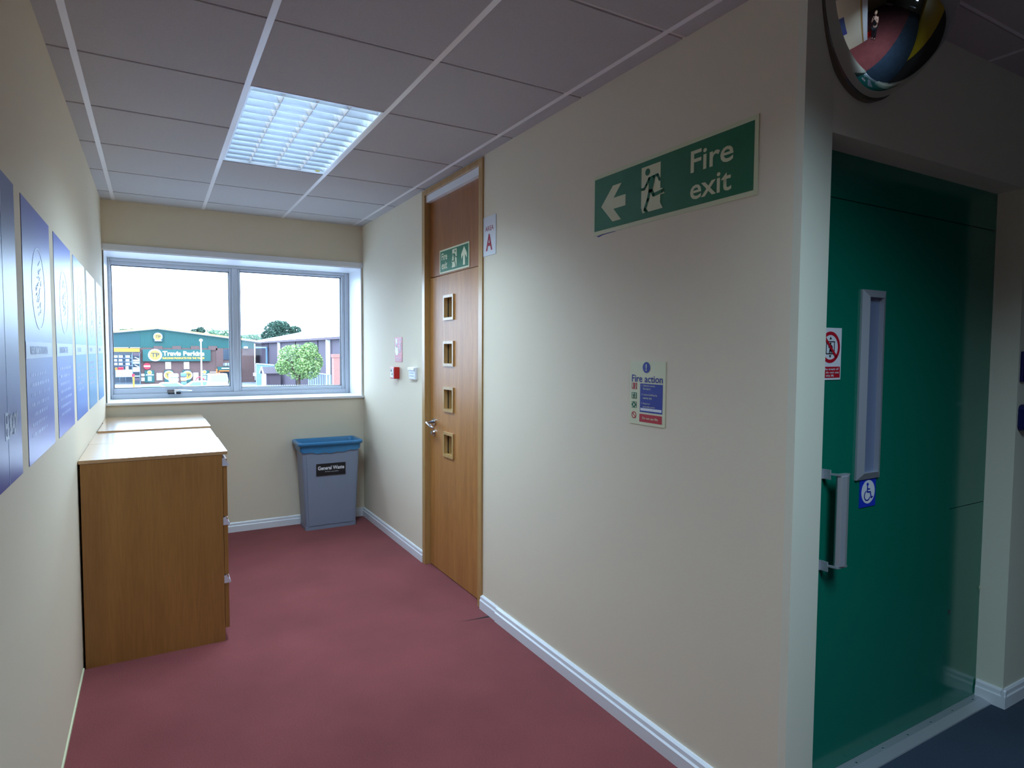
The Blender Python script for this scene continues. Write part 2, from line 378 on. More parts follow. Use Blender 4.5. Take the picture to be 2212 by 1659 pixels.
def sash(x0, x1, z0, z1, xo0, xo1, zo0, zo1, name):
    mb = MB(); a, b = FY - .018, FY + .035
    mb.box(xo0, x0, a, b, zo0, zo1); mb.box(x1, xo1, a, b, zo0, zo1); mb.box(x0, x1, a, b, zo0, z0); mb.box(x0, x1, a, b, z1, zo1)
    s = mb.build(name, 'frame_grey', win, bevel=.005)
    mb = MB(); g = .005; a = FY - .006
    mb.box(x0, x0 + g, a, b, z0, z1); mb.box(x1 - g, x1, a, b, z0, z1); mb.box(x0, x1, a, b, z0, z0 + g); mb.box(x0, x1, a, b, z1 - g, z1); mb.build('gasket', 'rubber', s)
    mb = MB(); mb.add([(x0, FY + .01, z0), (x1, FY + .01, z0), (x1, FY + .01, z1), (x0, FY + .01, z1)], [(0, 1, 2, 3)]); mb.build('pane', 'window_glass', s)
    return s
s1 = sash(L0 + .006, L1, zb, zt, L0, L1 + .022, zb - .045, zt + .03, 'sash')
s2 = sash(R0, R1, zbr, ztr, R0 - .022, R1 + .03, zbr - .036, ztr + .02, 'sash')
# latch
hx = P(377, 843)[0]; hz = P(377, 845)[1]
mb = MB(); mb.box(hx - .05, hx + .045, FY - .045, FY - .018, hz - .022, hz - .008); lt = mb.build('latch', 'dark', win)
mb = MB(); mb.box(hx - .055, hx + .012, FY - .05, FY - .018, hz - .008, hz + .012); mb.tube([(hx, FY - .055, hz + .006), (hx + .04, FY - .062, hz + .010), (hx + .13, FY - .066, hz + .004)], [.009, .007, .004], 8)
mb.tube([(hx + .005, FY - .055, hz + .004), (hx + .005, FY - .055, hz - .02)], .008, 8); mb.build('latch_handle', 'chrome', win)

# ------------------------------------------------------------------ door_1 (oak door in the right wall)
dr = thing('door_1', (W, (DO0 + DO1) / 2, 0), 'tall oak veneer door with four small square vision panels', 'door', kind='structure')
LX = W + .032
ya, yb = DO0 + .05, DO1 - .05          # leaf edges  near / far
mb = MB(); mb.box(W - .010, W + .115, DO0, ya, 0, DZ - .0); mb.box(W - .010, W + .115, yb, DO1, 0, DZ); mb.box(W - .010, W + .115, ya, yb, DZ - .035, DZ)
fr = mb.build('door_frame', 'oak_frame', dr, bevel=.002)
mb = MB(); mb.box(W + .045, W + .115, ya, ya + .012, 0, DZ - .035); mb.box(W + .075, W + .115, yb - .012, yb, 0, DZ - .035); mb.build('door_stop', 'oak_frame', fr)
mb = MB(); mb.box(W + .004, W + .05, ya, yb, DZ - .082, DZ - .036); mb.build('infill_strip', 'white_paint', dr)
mb = MB(); mb.box(LX, LX + .044, ya + .003, yb - .003, 2.014, DZ - .084); mb.build('over_panel', 'oak_panel', dr)
# leaf with four openings
VP = [(1.875 - .301 * k) for k in range(4)]
vy0, vy1 = -1.895, -1.755; vh = .165
mb = MB(); l0, l1 = ya + .004, yb - .006
mb.box(LX, LX + .044, l0, vy0, .006, 2.008); mb.box(LX, LX + .044, vy1, l1, .006, 2.008)
zs = [2.008] + [z for t in VP for z in (t - .012, t - .012 - vh + .024 - .0)] + [.006]
for k in range(0, len(zs), 2): mb.box(LX, LX + .044, vy0, vy1, zs[k + 1], zs[k])
leaf = mb.build('door_leaf', 'oak_door', dr)
for t in VP:
    z1 = t; z0 = t - vh; y0, y1 = vy0 - .010, vy1 + .010
    mb = MB(); a, b = LX - .010, LX + .018
    zi0, zi1 = zs[zs.index(t - .012)] if False else t - .012, t - .012 - vh + .024
    mb.box(a, b, y0, y0 + .016, z0, z1); mb.box(a, b, y1 - .016, y1, z0, z1); mb.box(a, b, y0 + .016, y1 - .016, z0, z0 + .018); mb.box(a, b, y0 + .016, y1 - .016, z1 - .018, z1)
    bd = mb.build('glazing_bead', 'oak_bead', leaf)
    mb = MB(); a, b = LX + .0185, LX + .0235
    mb.box(a, b, vy0, vy0 + .006, z0 + .012, z1 - .012); mb.box(a, b, vy1 - .006, vy1, z0 + .012, z1 - .012); mb.build('glazing_gasket', 'rubber', leaf)
    mb = MB(); mb.add([(LX + .022, vy0, z0 + .01), (LX + .022, vy1, z0 + .01), (LX + .022, vy1, z1 - .01), (LX + .022, vy0, z1 - .01)], [(0, 1, 2, 3)]); mb.build('vision_pane', 'panel_glass', leaf)
# lever handle
hy = -1.60; hz = 1.02; hxw = LX
mb = MB()
def discx(mb, x0, x1, y, z, r, n=24): mb.prism([(x0, y + r * math.cos(k * 2 * math.pi / n), z + r * math.sin(k * 2 * math.pi / n)) for k in range(n)], (x1 - x0, 0, 0))
discx(mb, LX, LX - .009, hy + .02, hz, .026); discx(mb, LX, LX - .009, hy + .02, hz - .075, .024)
mb.build('handle_rose', 'chrome', leaf)
mb = MB(); mb.tube([(LX - .005, hy + .02, hz), (LX - .055, hy + .02, hz), (LX - .064, hy + .010, hz - .002), (LX - .066, hy - .02, hz - .006), (LX - .062, hy - .06, hz - .022), (LX - .055, hy - .095, hz - .03)], [.010, .010, .010, .010, .009, .008], 12)
mb.build('lever_handle', 'chrome', leaf, smooth=True)
mb = MB(); mb.tube([(LX - .009, hy + .02, hz - .075), (LX - .024, hy + .02, hz - .075)], .013, 12); mb.build('thumb_turn', 'chrome', leaf)
# stairwell behind the door
mb = MB(); mb.box(W + .95, W + 1.0, -3.4, -.3, 0, H); mb.box(W + .12, W + 1.0, -.3, -.25, 0, H); mb.box(W + .12, W + 1.0, -3.45, -3.4, 0, H); mb.box(W + .12, W + 1.0, -3.45, -.25, H, H + .05)
st(mb.build('wall_stair', 'magnolia'))
mb = MB(); mb.box(W, W + 1.0, -3.45, -.25, -.2, -.0005); st(mb.build('floor', 'red_carpet'))
mb = MB(); mb.box(W + .88, W + .949, -1.36, -1.22, 0, H); st(mb.build('trim_stair', 'oak_bead'))
area('stair_lamp', (W + .5, -1.2, H - .02), (0, 0, 0), .5, .5, 30, (1, .95, .85))

# ------------------------------------------------------------------ pictograms and signs
def sign_plate(name, F, a0, a1, z0, z1, m, label, cat='sign', t=.003, bm=None):
    root = thing(name, F.p((a0 + a1) / 2, z0, 0), label, cat)
    mb = MB(); F.box(mb, a0, a1, z0, z1, 0.0005, t); mb.build('sign_plate', m, root)
    return root
def running_man(F, root, a0, a1, z0, z1, d, m_door, m_man, flip=False):
    """doorway panel with a running figure; a0..a1 is the doorway, feet hang a little outside"""
    w = a1 - a0; h = z1 - z0
    def X(a): return a0 + (1 - a if flip else a) * w
    def Z(z): return z0 + z * h
    pt = lambda l: [(X(a), Z(z)) for a, z in l]
    mb = MB()
    F.poly(mb, pt([(.0, .13), (.0, 1), (1, 1), (1, .33), (1.0, .13), (1.14, 0), (.40, 0), (.28, .08), (.20, .0), (.08, .0)]), d)
    F.poly(mb, pt([(1, .43), (1.10, .43), (1.22, .30), (1, .30)]), d)
    mb.build('pictogram_doorway', m_door, root)
    mb = MB(); e = d + .0008; s = abs(w)
    F.disc(mb, X(.33), Z(.87), .125 * s, .125 * s, e)
    F.poly(mb, pt([(.36, .74), (.62, .76), (.74, .70), (.66, .56), (.60, .42), (.38, .40), (.40, .55)]), e)
    F.stroke(mb, pt([(.42, .72), (.28, .60), (.16, .52), (-.03, .53)]), .10 * s, e)
    F.stroke(mb, pt([(.66, .73), (.86, .74), (.96, .62)]), .10 * s, e)
    F.stroke(mb, pt([(.46, .44), (.36, .26), (.20, .06)]), .13 * s, e)
    F.stroke(mb, pt([(.55, .44), (.66, .33), (1.12, .365)]), .13 * s, e)
    F.stroke(mb, pt([(.20, .08), (.30, .02)]), .08 * s, e)
    mb.build('pictogram_figure', m_man, root)

# big fire exit sign on the right wall (a = -y)
F = FRW
r = sign_plate('fire_exit_sign', F, 3.407, 4.243, 2.003, 2.25, 'sign_glow', 'long green fire exit sign with arrow pointing left, high on the cream wall')
mb = MB(); F.box(mb, 3.414, 4.228, 2.019, 2.235, .003, .0036); mb.build('green_field', 'sign_green', r)
z0, z1 = 2.019, 2.235; h = z1 - z0
mb = MB()
ax0 = 3.460; zc = 2.115
F.poly(mb, [(ax0, zc), (ax0 + .075, zc + .072), (ax0 + .128, zc + .072), (ax0 + .080, zc + .022), (ax0 + .155, zc + .022), (ax0 + .155, zc - .022), (ax0 + .080, zc - .022), (ax0 + .128, zc - .072), (ax0 + .075, zc - .072)], .0038)
mb.build('arrow', 'sign_glow', r)
running_man(F, r, 3.708, 3.812, 2.042, 2.214, .0038, 'sign_glow', 'sign_green')
F.text('lettering', 'Fire', 3.962, 4.148, 2.133, 2.208, .0038, 'sign_glow', r, bold=.012)
F.text('lettering', 'exit', 3.962, 4.142, 2.040, 2.108, .0038, 'sign_glow', r, bold=.012)
# smudge of blue paint under its far edge
mb = MB(); F.poly(mb, [(3.425, 1.998), (3.47, 2.002), (3.55, 2.002), (3.55, 2.0005), (3.47, 1.999), (3.44, 1.994)], .0006); mb.build('paint_edge', 'ink_blue', r)

# fire action notice
r = sign_plate('fire_action_notice', F, 3.658, 3.855, 1.228, 1.474, 'sign_cream', 'cream fire action notice with blue and red boxes on the cream wall')
a0, z0 = 3.658, 1.228; ww, hh = .197, .246
def A(x): return a0 + x * ww
def Z(y): return z0 + (1 - y) * hh
mb = MB(); F.disc(mb, A(.48), Z(.095), .021, .021, .0032)
F.box(mb, A(.31), A(.94), Z(.80), Z(.35), .003, .0036); mb.build('blue_print', 'sign_blue', r)
F.text('exclamation_mark', '!', A(.465), A(.495), Z(.15), Z(.04), .0042, 'sign_cream', r, bold=.03)
F.text('lettering', 'Fire action', A(.06), A(.94), Z(.33), Z(.215), .0032, 'ink_blue', r, bold=.015)
lines = [('1. Operate nearest', .36, .74, .36), ('fire alarm.', .40, .62, .405), ('2. Leave building by', .36, .80, .50), ('nearest exit.', .40, .66, .55), ('3. Report to', .36, .60, .64), ('assembly point', .40, .74, .69)]
for tx, x0, x1, y in lines: F.text('lettering', tx, A(x0), A(x1), Z(y + .04), Z(y + .006), .004, 'sign_cream', r, bold=.005)
mb = MB(); F.box(mb, A(.33), A(.92), Z(.775), Z(.735), .0036, .0042); mb.build('white_strip', 'sign_white', r)
mb = MB(); F.box(mb, A(.30), A(.93), Z(.955), Z(.83), .003, .0036)
F.box(mb, A(.06), A(.21), Z(.445), Z(.345), .003, .0036)
F.ring(mb, A(.135), Z(.86), .010, .0135, .0032); F.stroke(mb, [(A(.09), Z(.82)), (A(.185), Z(.90))], .003, .0034); mb.build('red_print', 'sign_red', r)
F.text('lettering', 'Do not use lifts', A(.39), A(.83), Z(.91), Z(.87), .004, 'sign_cream', r, bold=.008)
mb = MB(); F.box(mb, A(.06), A(.21), Z(.60), Z(.50), .003, .0036); F.box(mb, A(.06), A(.21), Z(.745), Z(.645), .003, .0036); mb.build('green_print', 'sign_green', r)
mb = MB()
F.box(mb, A(.085), A(.185), Z(.59), Z(.51), .0036, .004)
for sx, sz in ((-1, -1), (-1, 1), (1, -1), (1, 1)): F.poly(mb, [(A(.135) + sx * .013, Z(.695) + sz * .010), (A(.135) + sx * .005, Z(.695) + sz * .010), (A(.135) + sx * .013, Z(.695) + sz * .003)], .0038)
F.disc(mb, A(.135), Z(.695), .004, .005, .0038)
F.stroke(mb, [(A(.09), Z(.36)), (A(.10), Z(.42))], .006, .0038); F.stroke(mb, [(A(.17), Z(.36)), (A(.185), Z(.39)), (A(.17), Z(.435))], .005, .0038)
mb.build('white_print', 'sign_cream', r)
mb = MB(); F.stroke(mb, [(A(.135), Z(.52)), (A(.13), Z(.55)), (A(.11), Z(.59))], .003, .0042); F.stroke(mb, [(A(.13), Z(.55)), (A(.16), Z(.585))], .003, .0042); F.stroke(mb, [(A(.10), Z(.545)), (A(.14), Z(.53)), (A(.165), Z(.55))], .003, .0042); F.disc(mb, A(.14), Z(.515), .003, .003, .0042)
mb.build('figure_print', 'sign_green', r)

# AREA A sign beside the door frame
r = sign_plate('area_sign', F, 2.374, 2.527, 2.045, 2.262, 'sign_white', 'white area A sign with red letters at the near edge of the oak door frame')
F.text('lettering', 'AREA', 2.403, 2.500, 2.182, 2.208, .0034, 'ink_red', r)
F.text('lettering', 'A', 2.411, 2.487, 2.072, 2.165, .0034, 'ink_red', r, bold=.02)

# fire exit sign on the over-door panel; sits on leaf plane
FD = Fr((LX, 0, 0), (0, -1, 0), (-1, 0, 0))
def dpos(u, v): p = at(u, v, 'x', LX); return -p.y, p.z
b0 = dpos(950.5, 541); b1 = dpos(1015, 522); b2 = dpos(1014.5, 575.5); b3 = dpos(951, 593)
a0, a1 = (b0[0] + b3[0]) / 2, (b1[0] + b2[0]) / 2; z0, z1 = (b3[1] + b2[1]) / 2, (b0[1] + b1[1]) / 2
z0 = max(z0, 2.016)
r = sign_plate('fire_exit_sign', FD, a0, a1, z0, z1, 'sign_cream', 'small green fire exit sign with arrow pointing up, above the oak door')
ww, hh = a1 - a0, z1 - z0
mb = MB(); FD.box(mb, a0 + .012, a1 - .012, z0 + .010, z1 - .010, .003, .0036); mb.build('green_field', 'sign_green', r)
F2 = FD
F2.text('lettering', 'Fire', a0 + .035, a0 + .125, z0 + hh * .55, z0 + hh * .85, .0038, 'sign_cream', r, bold=.02)
F2.text('lettering', 'exit', a0 + .035, a0 + .125, z0 + hh * .17, z0 + hh * .47, .0038, 'sign_cream', r, bold=.02)
running_man(F2, r, a0 + .205, a0 + .272, z0 + .022, z1 - .018, .0038, 'sign_cream', 'sign_green', flip=True)
mb = MB(); c = a1 - .072; q = z1 - .020
F2.poly(mb, [(c, q), (c + .040, q - .045), (c + .040, q - .075), (c + .014, q - .05), (c + .014, z0 + .02), (c - .014, z0 + .02), (c - .014, q - .05), (c - .040, q - .075), (c - .040, q - .045)], .0038)
mb.build('arrow', 'sign_cream', r)

# fire alarm call point sign, call point, white control plate
F = FRW
a0, a1, z0, z1 = .868, 1.028, 1.423, 1.612
r = sign_plate('fire_alarm_sign', F, a0, a1, z0, z1, 'sign_red', 'red and white fire alarm call point sign above the small red box')
mb = MB()
F.box(mb, a0 + .022, a0 + .058, z1 - .050, z1 - .012, .003, .0037)
F.poly(mb, [(a0 + .012, z1 - .075), (a0 + .035, z1 - .062), (a0 + .066, z1 - .08), (a0 + .080, z1 - .115), (a0 + .062, z1 - .138), (a0 + .022, z1 - .138), (a0 + .008, z1 - .11)], .0032)
F.stroke(mb, [(a0 + .04, z1 - .045), (a0 + .04, z1 - .075)], .012, .0032)
for k in range(4): F.stroke(mb, [(a0 + .092, z1 - .118 + k * .024), (a0 + .115, z1 - .112 + k * .026), (a0 + .128, z1 - .092 + k * .024), (a0 + .142, z1 - .088 + k * .023)], .010 - .001 * k, .0032)
mb.build('pictogram_print', 'sign_white', r)
F.text('lettering', 'Fire alarm', a0 + .03, a1 - .028, z0 + .024, z0 + .036, .0034, 'sign_white', r)
F.text('lettering', 'call point', a0 + .035, a1 - .035, z0 + .008, z0 + .020, .0034, 'sign_white', r)
r = thing('fire_alarm_call_point', F.p(.93, 1.29, 0), 'small red break glass fire alarm call point on the cream wall under its red sign', 'alarm')
mb = MB(); F.box(mb, .872, .965, 1.292, 1.382, .0, .045); mb.build('housing', 'extinguisher_red', r, bevel=.004)
mb = MB(); F.box(mb, .885, .952, 1.303, 1.370, .045, .047); mb.build('face_plate', 'sign_white', r)
mb = MB(); F.box(mb, .893, .92, 1.345, 1.365, .047, .048); F.disc(mb, .925, 1.328, .010, .010, .047); mb.build('black_mark', 'ink_black', r)
r = thing('control_panel', F.p(1.28, 1.30, 0), 'small white wall control panel beside the oak door frame', 'switch')
mb = MB(); F.box(mb, 1.215, 1.345, 1.300, 1.390, .0, .018); mb.build('back_box', 'white_paint', r, bevel=.004)
mb = MB(); F.box(mb, 1.222, 1.338, 1.312, 1.362, .018, .021); mb.build('keypad', 'sign_white', r)
mb = MB()
for i in range(4):
    for j in range(2): F.disc(mb, 1.245 + .023 * i, 1.326 + .02 * j, .006, .006, .021, .001, 12)
mb.build('button', 'bin_grey', r)
mb = MB(); F.box(mb, 1.218, 1.342, 1.366, 1.388, .018, .030); mb.build('cover_flap', 'white_paint', r, bevel=.003)

# ------------------------------------------------------------------ posters on the left wall
def poster_mat(name, top, mid, bot):  # printed gradient, with window sheen also put into its lighter tones
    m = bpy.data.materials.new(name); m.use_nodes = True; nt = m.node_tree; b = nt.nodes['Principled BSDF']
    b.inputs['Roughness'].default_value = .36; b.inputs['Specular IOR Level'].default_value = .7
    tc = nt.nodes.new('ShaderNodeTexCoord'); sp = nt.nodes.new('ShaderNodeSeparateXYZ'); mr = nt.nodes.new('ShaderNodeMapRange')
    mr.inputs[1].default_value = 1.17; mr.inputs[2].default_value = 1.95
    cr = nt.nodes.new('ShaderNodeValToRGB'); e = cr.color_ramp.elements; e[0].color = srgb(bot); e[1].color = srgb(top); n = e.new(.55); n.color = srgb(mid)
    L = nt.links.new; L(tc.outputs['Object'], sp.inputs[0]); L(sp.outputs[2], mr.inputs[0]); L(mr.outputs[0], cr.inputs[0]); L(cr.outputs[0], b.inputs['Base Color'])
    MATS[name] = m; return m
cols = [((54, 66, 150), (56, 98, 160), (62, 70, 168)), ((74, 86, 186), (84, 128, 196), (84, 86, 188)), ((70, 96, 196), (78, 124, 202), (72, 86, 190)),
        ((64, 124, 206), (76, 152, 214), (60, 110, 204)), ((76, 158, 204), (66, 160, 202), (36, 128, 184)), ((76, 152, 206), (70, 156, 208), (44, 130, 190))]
labels = ['wide indigo poster with a small white company logo, nearest the camera', 'indigo poster with ringed emblem and white title band, next to the logo poster',
          'blue poster with a ringed emblem, third along the wall from the camera', 'mid blue poster with a faint ringed emblem, between the indigo and the teal posters',
          'teal blue poster, second from the window end of the row', 'pale teal poster closest to the window']
spans = [(-4.25, -3.447), (-3.343, -2.795), (-2.683, -2.137), (-2.023, -1.477), (-1.368, -.812), (-.672, -.195)]
PZ0, PZ1 = 1.170, 1.947
for i, ((y0, y1), c) in enumerate(zip(spans, cols)):
    F = FLW
    pm = poster_mat('poster_print_sheen_%d' % i, *c)
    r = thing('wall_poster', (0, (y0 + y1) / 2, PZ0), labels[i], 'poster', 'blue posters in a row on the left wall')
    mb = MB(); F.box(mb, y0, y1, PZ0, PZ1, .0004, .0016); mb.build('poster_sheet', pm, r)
    if i == 0:
        mb = MB(); F.box(mb, -3.662, -3.618, 1.285, 1.352, .0016, .0022); mb.build('logo_badge', 'band', r)
        mb = MB()
        F.disc(mb, -3.64, 1.335, .010, .010, .0024); F.disc(mb, -3.64, 1.303, .010, .010, .0024); mb.build('logo_dot', 'poster_ink', r)
        F.text('lettering', 'BRADY', -3.610, -3.505, 1.292, 1.345, .002, 'band', r, bold=.03)
        mb = MB(); F.box(mb, -3.626, -3.622, PZ0, PZ1, .0016, .0021); mb.build('fold_line', 'poster_ring', r)
        continue
    w = y1 - y0
    mb = MB(); F.box(mb, y0 + .002, y1 - .02, 1.480, 1.530, .0016, .0022); mb.build('title_band', 'band', r)
    cy = (y0 + y1) / 2 - .0; cz = 1.70
    mb = MB(); F.ring(mb, cy, cz, .128, .1325, .0018, kz=.98); mb.build('emblem_ring', 'poster_ring', r)
    # emblem of fine strokes inside the ring
    rnd = random.Random(i); mb = MB()
    for k in range(34):
        an = rnd.uniform(0, 2 * math.pi); rr = rnd.uniform(.02, .09); q = rnd.uniform(.006, .02)
        F.stroke(mb, [(cy + rr * math.cos(an) * .6, cz + rr * math.sin(an)), (cy + rr * math.cos(an) * .6 + q, cz + rr * math.sin(an) + q * .6)], .004, .0018)
    mb.build('emblem_print', 'poster_ring', r)
    if i == 1: F.text('lettering', 'RESULTS-DRIVEN', y0 + .075, y1 - .13, 1.492, 1.517, .0024, 'poster_ink', r, bold=.015)
    elif i == 2: F.text('lettering', 'INNOVATIVE', y0 + .085, y1 - .20, 1.492, 1.517, .0024, 'poster_ink', r, bold=.015)
    else:
        mb = MB(); a = y0 + .085
        for k in range(7): F.box(mb, a, a + .018, 1.494, 1.515, .0022, .0026); a += .026
        mb.build('title_mark', 'poster_text', r)
    mb = MB(); z = 1.425
    for ln in range(7 if i < 3 else 5):
        a = y0 + .075; end = y1 - rnd.uniform(.10, .19)
        while a < end:
            q = rnd.uniform(.012, .045); F.box(mb, a, min(a + q, end), z, z + .011, .0016, .0020); a += q + .007
        z -= .030
    mb.build('body_text_lines', 'poster_text', r)

# ------------------------------------------------------------------ drawer units
def cabinet(y0, y1, ztop, label, xo=0.0, parts=True):
    r = thing('drawer_unit', (.32 + xo, (y0 + y1) / 2, 0), label, 'cabinet', 'oak drawer units lined up along the left wall')
    x0 = .008 + xo; g = .0015
    mb = MB(); zt = ztop - .018
    mb.box(x0 + .002, .612 + xo, y0 + g, y0 + g + .018, 0, zt); mb.box(x0 + .002, .612 + xo, y1 - g - .018, y1 - g, 0, zt)
    mb.box(x0 + .002, x0 + .012, y0 + g + .018, y1 - g - .018, .02, zt); mb.box(x0 + .012, .59 + xo, y0 + g + .018, y1 - g - .018, .055, .073)
    mb.box(.56 + xo, .575 + xo, y0 + g + .018, y1 - g - .018, 0, .055)
    mb.build('carcass', 'oak_cab', r)
    mb = MB(); mb.box(x0 - .004, .636 + xo, y0 + .001, y1 - .002, zt + .0015, ztop); mb.build('top_board', 'oak_top', r)
    dz = [(.652, .955), (.348, .649), (.066, .345)]
    for a, b in dz:
        mb = MB(); mb.box(.614 + xo, .633 + xo, y0 + .003, y1 - .003, a + .002, b - .004); d = mb.build('drawer', 'oak_cab', r)
        mb = MB(); yy0, yy1 = y0 + .003, y1 - .003
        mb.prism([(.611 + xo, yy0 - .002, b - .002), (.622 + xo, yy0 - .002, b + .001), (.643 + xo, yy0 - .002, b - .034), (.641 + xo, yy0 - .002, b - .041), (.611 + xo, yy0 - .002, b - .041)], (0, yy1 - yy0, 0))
        mb.build('drawer_pull', 'pull_alu_lit', d)
    return r
cabinet(-2.093, -1.512, .990, 'oak drawer unit nearest the camera, first of the row under the posters')
cabinet(-1.511, -.972, .990, 'oak drawer unit second from the camera, its top level with the first', xo=-.003)
cabinet(-.970, -.447, .999, 'oak drawer unit third from the camera, standing slightly taller than the two before it', xo=.004)
cabinet(-.446, -.06, .999, 'oak drawer unit at the far end of the row under the window', xo=-.002)

# ------------------------------------------------------------------ waste bin
r = thing('waste_bin', (1.6, -.15, 0), 'tall slim grey waste bin with blue liner standing in the far corner', 'bin')
def rrect(x0, x1, y0, y1, z, rad, n=5):
    out = []
    for cx, cy, s in ((x1 - rad, y1 - rad, 0), (x0 + rad, y1 - rad, 1), (x0 + rad, y0 + rad, 2), (x1 - rad, y0 + rad, 3)):
        for k in range(n + 1):
            t = (s + k / n) * math.pi / 2; out.append((cx + rad * math.cos(t), cy + rad * math.sin(t), z))
    return out
def loft(mb, rings, cap0=True, cap1=False):
    n = len(rings[0]); vs = [v for r_ in rings for v in r_]; fs = []
    for i in range(len(rings) - 1):
        for k in range(n): fs.append((i * n + k, i * n + (k + 1) % n, (i + 1) * n + (k + 1) % n, (i + 1) * n + k))
    if cap0: fs.append(tuple(range(n))[::-1])
    if cap1: fs.append(tuple((len(rings) - 1) * n + k for k in range(n)))
    mb.add(vs, fs)
mb = MB()
bx = lambda t: (1.389 - .034 * t, 1.817 + .032 * t, -.262 - .022 * t, -.050 + .018 * t)
rings = []
for t in (0, .04, .042, .3, .6, .93): 
    x0, x1, y0, y1 = bx(t); i_ = .003 if .041 < t else 0
    rings.append(rrect(x0 + i_, x1 - i_, y0 + i_, y1 - i_, t * .74, .022))
for t in (.93, .6, .3, .05):
    x0, x1, y0, y1 = bx(t); rings.append(rrect(x0 + .008, x1 - .008, y0 + .008, y1 - .008, t * .74, .018))
loft(mb, rings, True, True); mb.build('bin_body', 'bin_grey', r, smooth=False, bevel=0)
mb = MB(); x0, x1, y0, y1 = bx(.04); mb.hexa([(x0 + .03, y0 - .004, .036), (x1 - .03, y0 - .004, .036), (x1 - .03, y0 + .004, .036), (x0 + .03, y0 + .004, .036)],
        [(x0 + .012, y0 - .020, .63), (x1 - .012, y0 - .020, .63), (x1 - .012, y0, .63), (x0 + .012, y0, .63)]); mb.build('front_panel', 'bin_grey', r)
# liner folded over the rim
mb = MB(); rings = []
def wav(ring, amp, z0, seed):
    rn = random.Random(seed); n = len(ring); out = []
    for k, (x, y, z) in enumerate(ring):
        out.append((x, y, z0 - amp * (.5 + .5 * math.sin(k * 1.7 + seed)) - rn.uniform(0, amp * .4)))
    return out
def lin(x0, x1, y0, y1, z, rad=.03): 
    base = rrect(x0, x1, y0, y1, z, rad, 6); out = []
    for i in range(len(base)):
        a, b = Vector(base[i]), Vector(base[(i + 1) % len(base)]); k = max(1, int((b - a).length / .035))
        for j in range(k): out.append(tuple(a.lerp(b, j / k)))
    return out
N0 = None
def sag(ring, z):
    out = []
    for (x, y, _) in ring:
        t = (x - 1.35) / .5; d = .030 + .028 * math.sin(max(0, min(1, t)) * math.pi * .8 + .4) + .006 * math.sin(x * 60) 
        out.append((x, y, z - d))
    return out
X0, X1, Y0, Y1 = 1.340, 1.862, -.298, -.012
prof = [(.036, .50, 0), (.022, .70, 0), (.016, .728, 0), (.008, .742, 0), (-.004, .744, 0), (-.010, .732, 0), (-.006, .716, 0), (.008, .708, 0)]
for ins, z, _ in prof: 
    rings.append([(1.601 + (x - 1.601) * (1 - ins / .26), -.155 + (y + .155) * (1 - ins / .143), z) for (x, y, q) in lin(X0, X1, Y0, Y1, z)])
lower = [(1.601 + (x - 1.601) * (1 - .010 / .26), -.155 + (y + .155) * (1 - .010 / .143), .70) for (x, y, q) in lin(X0, X1, Y0, Y1, .7)]
lower2 = sag([(x, y, q) for x, y, q in lower], .705)
rn = random.Random(3)
mid = [(x + rn.uniform(-.003, .003), y + rn.uniform(-.003, .003), (.704 + z) / 2) for (x, y, z) in lower2]
rings += [mid, lower2]
loft(mb, rings, False, False); o = mb.build('bin_liner', 'liner_blue', r, smooth=True)
F = Fr((0, -.283, 0), (1, 0, 0), (0, -1, 0))
def onf(u, v): p = at(u, v, 'y', -.285); return p.x, p.z
lx0 = (onf(683, 1003)[0] + onf(684, 1029)[0]) / 2; lx1 = (onf(746, 998)[0] + onf(747, 1023)[0]) / 2; lz0 = (onf(684, 1029)[1] + onf(747, 1023)[1]) / 2; lz1 = (onf(683, 1003)[1] + onf(746, 998)[1]) / 2
mb = MB(); F.box(mb, lx0, lx1, lz0, lz1, -.012, .002); lb = mb.build('bin_label', 'ink_black', r)
F.text('lettering', 'General Waste', lx0 + .012, lx1 - .012, lz0 + .048, lz1 - .020, .0022, 'sign_white', r, bold=.03)
F.text('lettering', 'All Non-recyclables', lx0 + .07, lx1 - .06, lz0 + .026, lz0 + .036, .0022, 'sign_white', r)

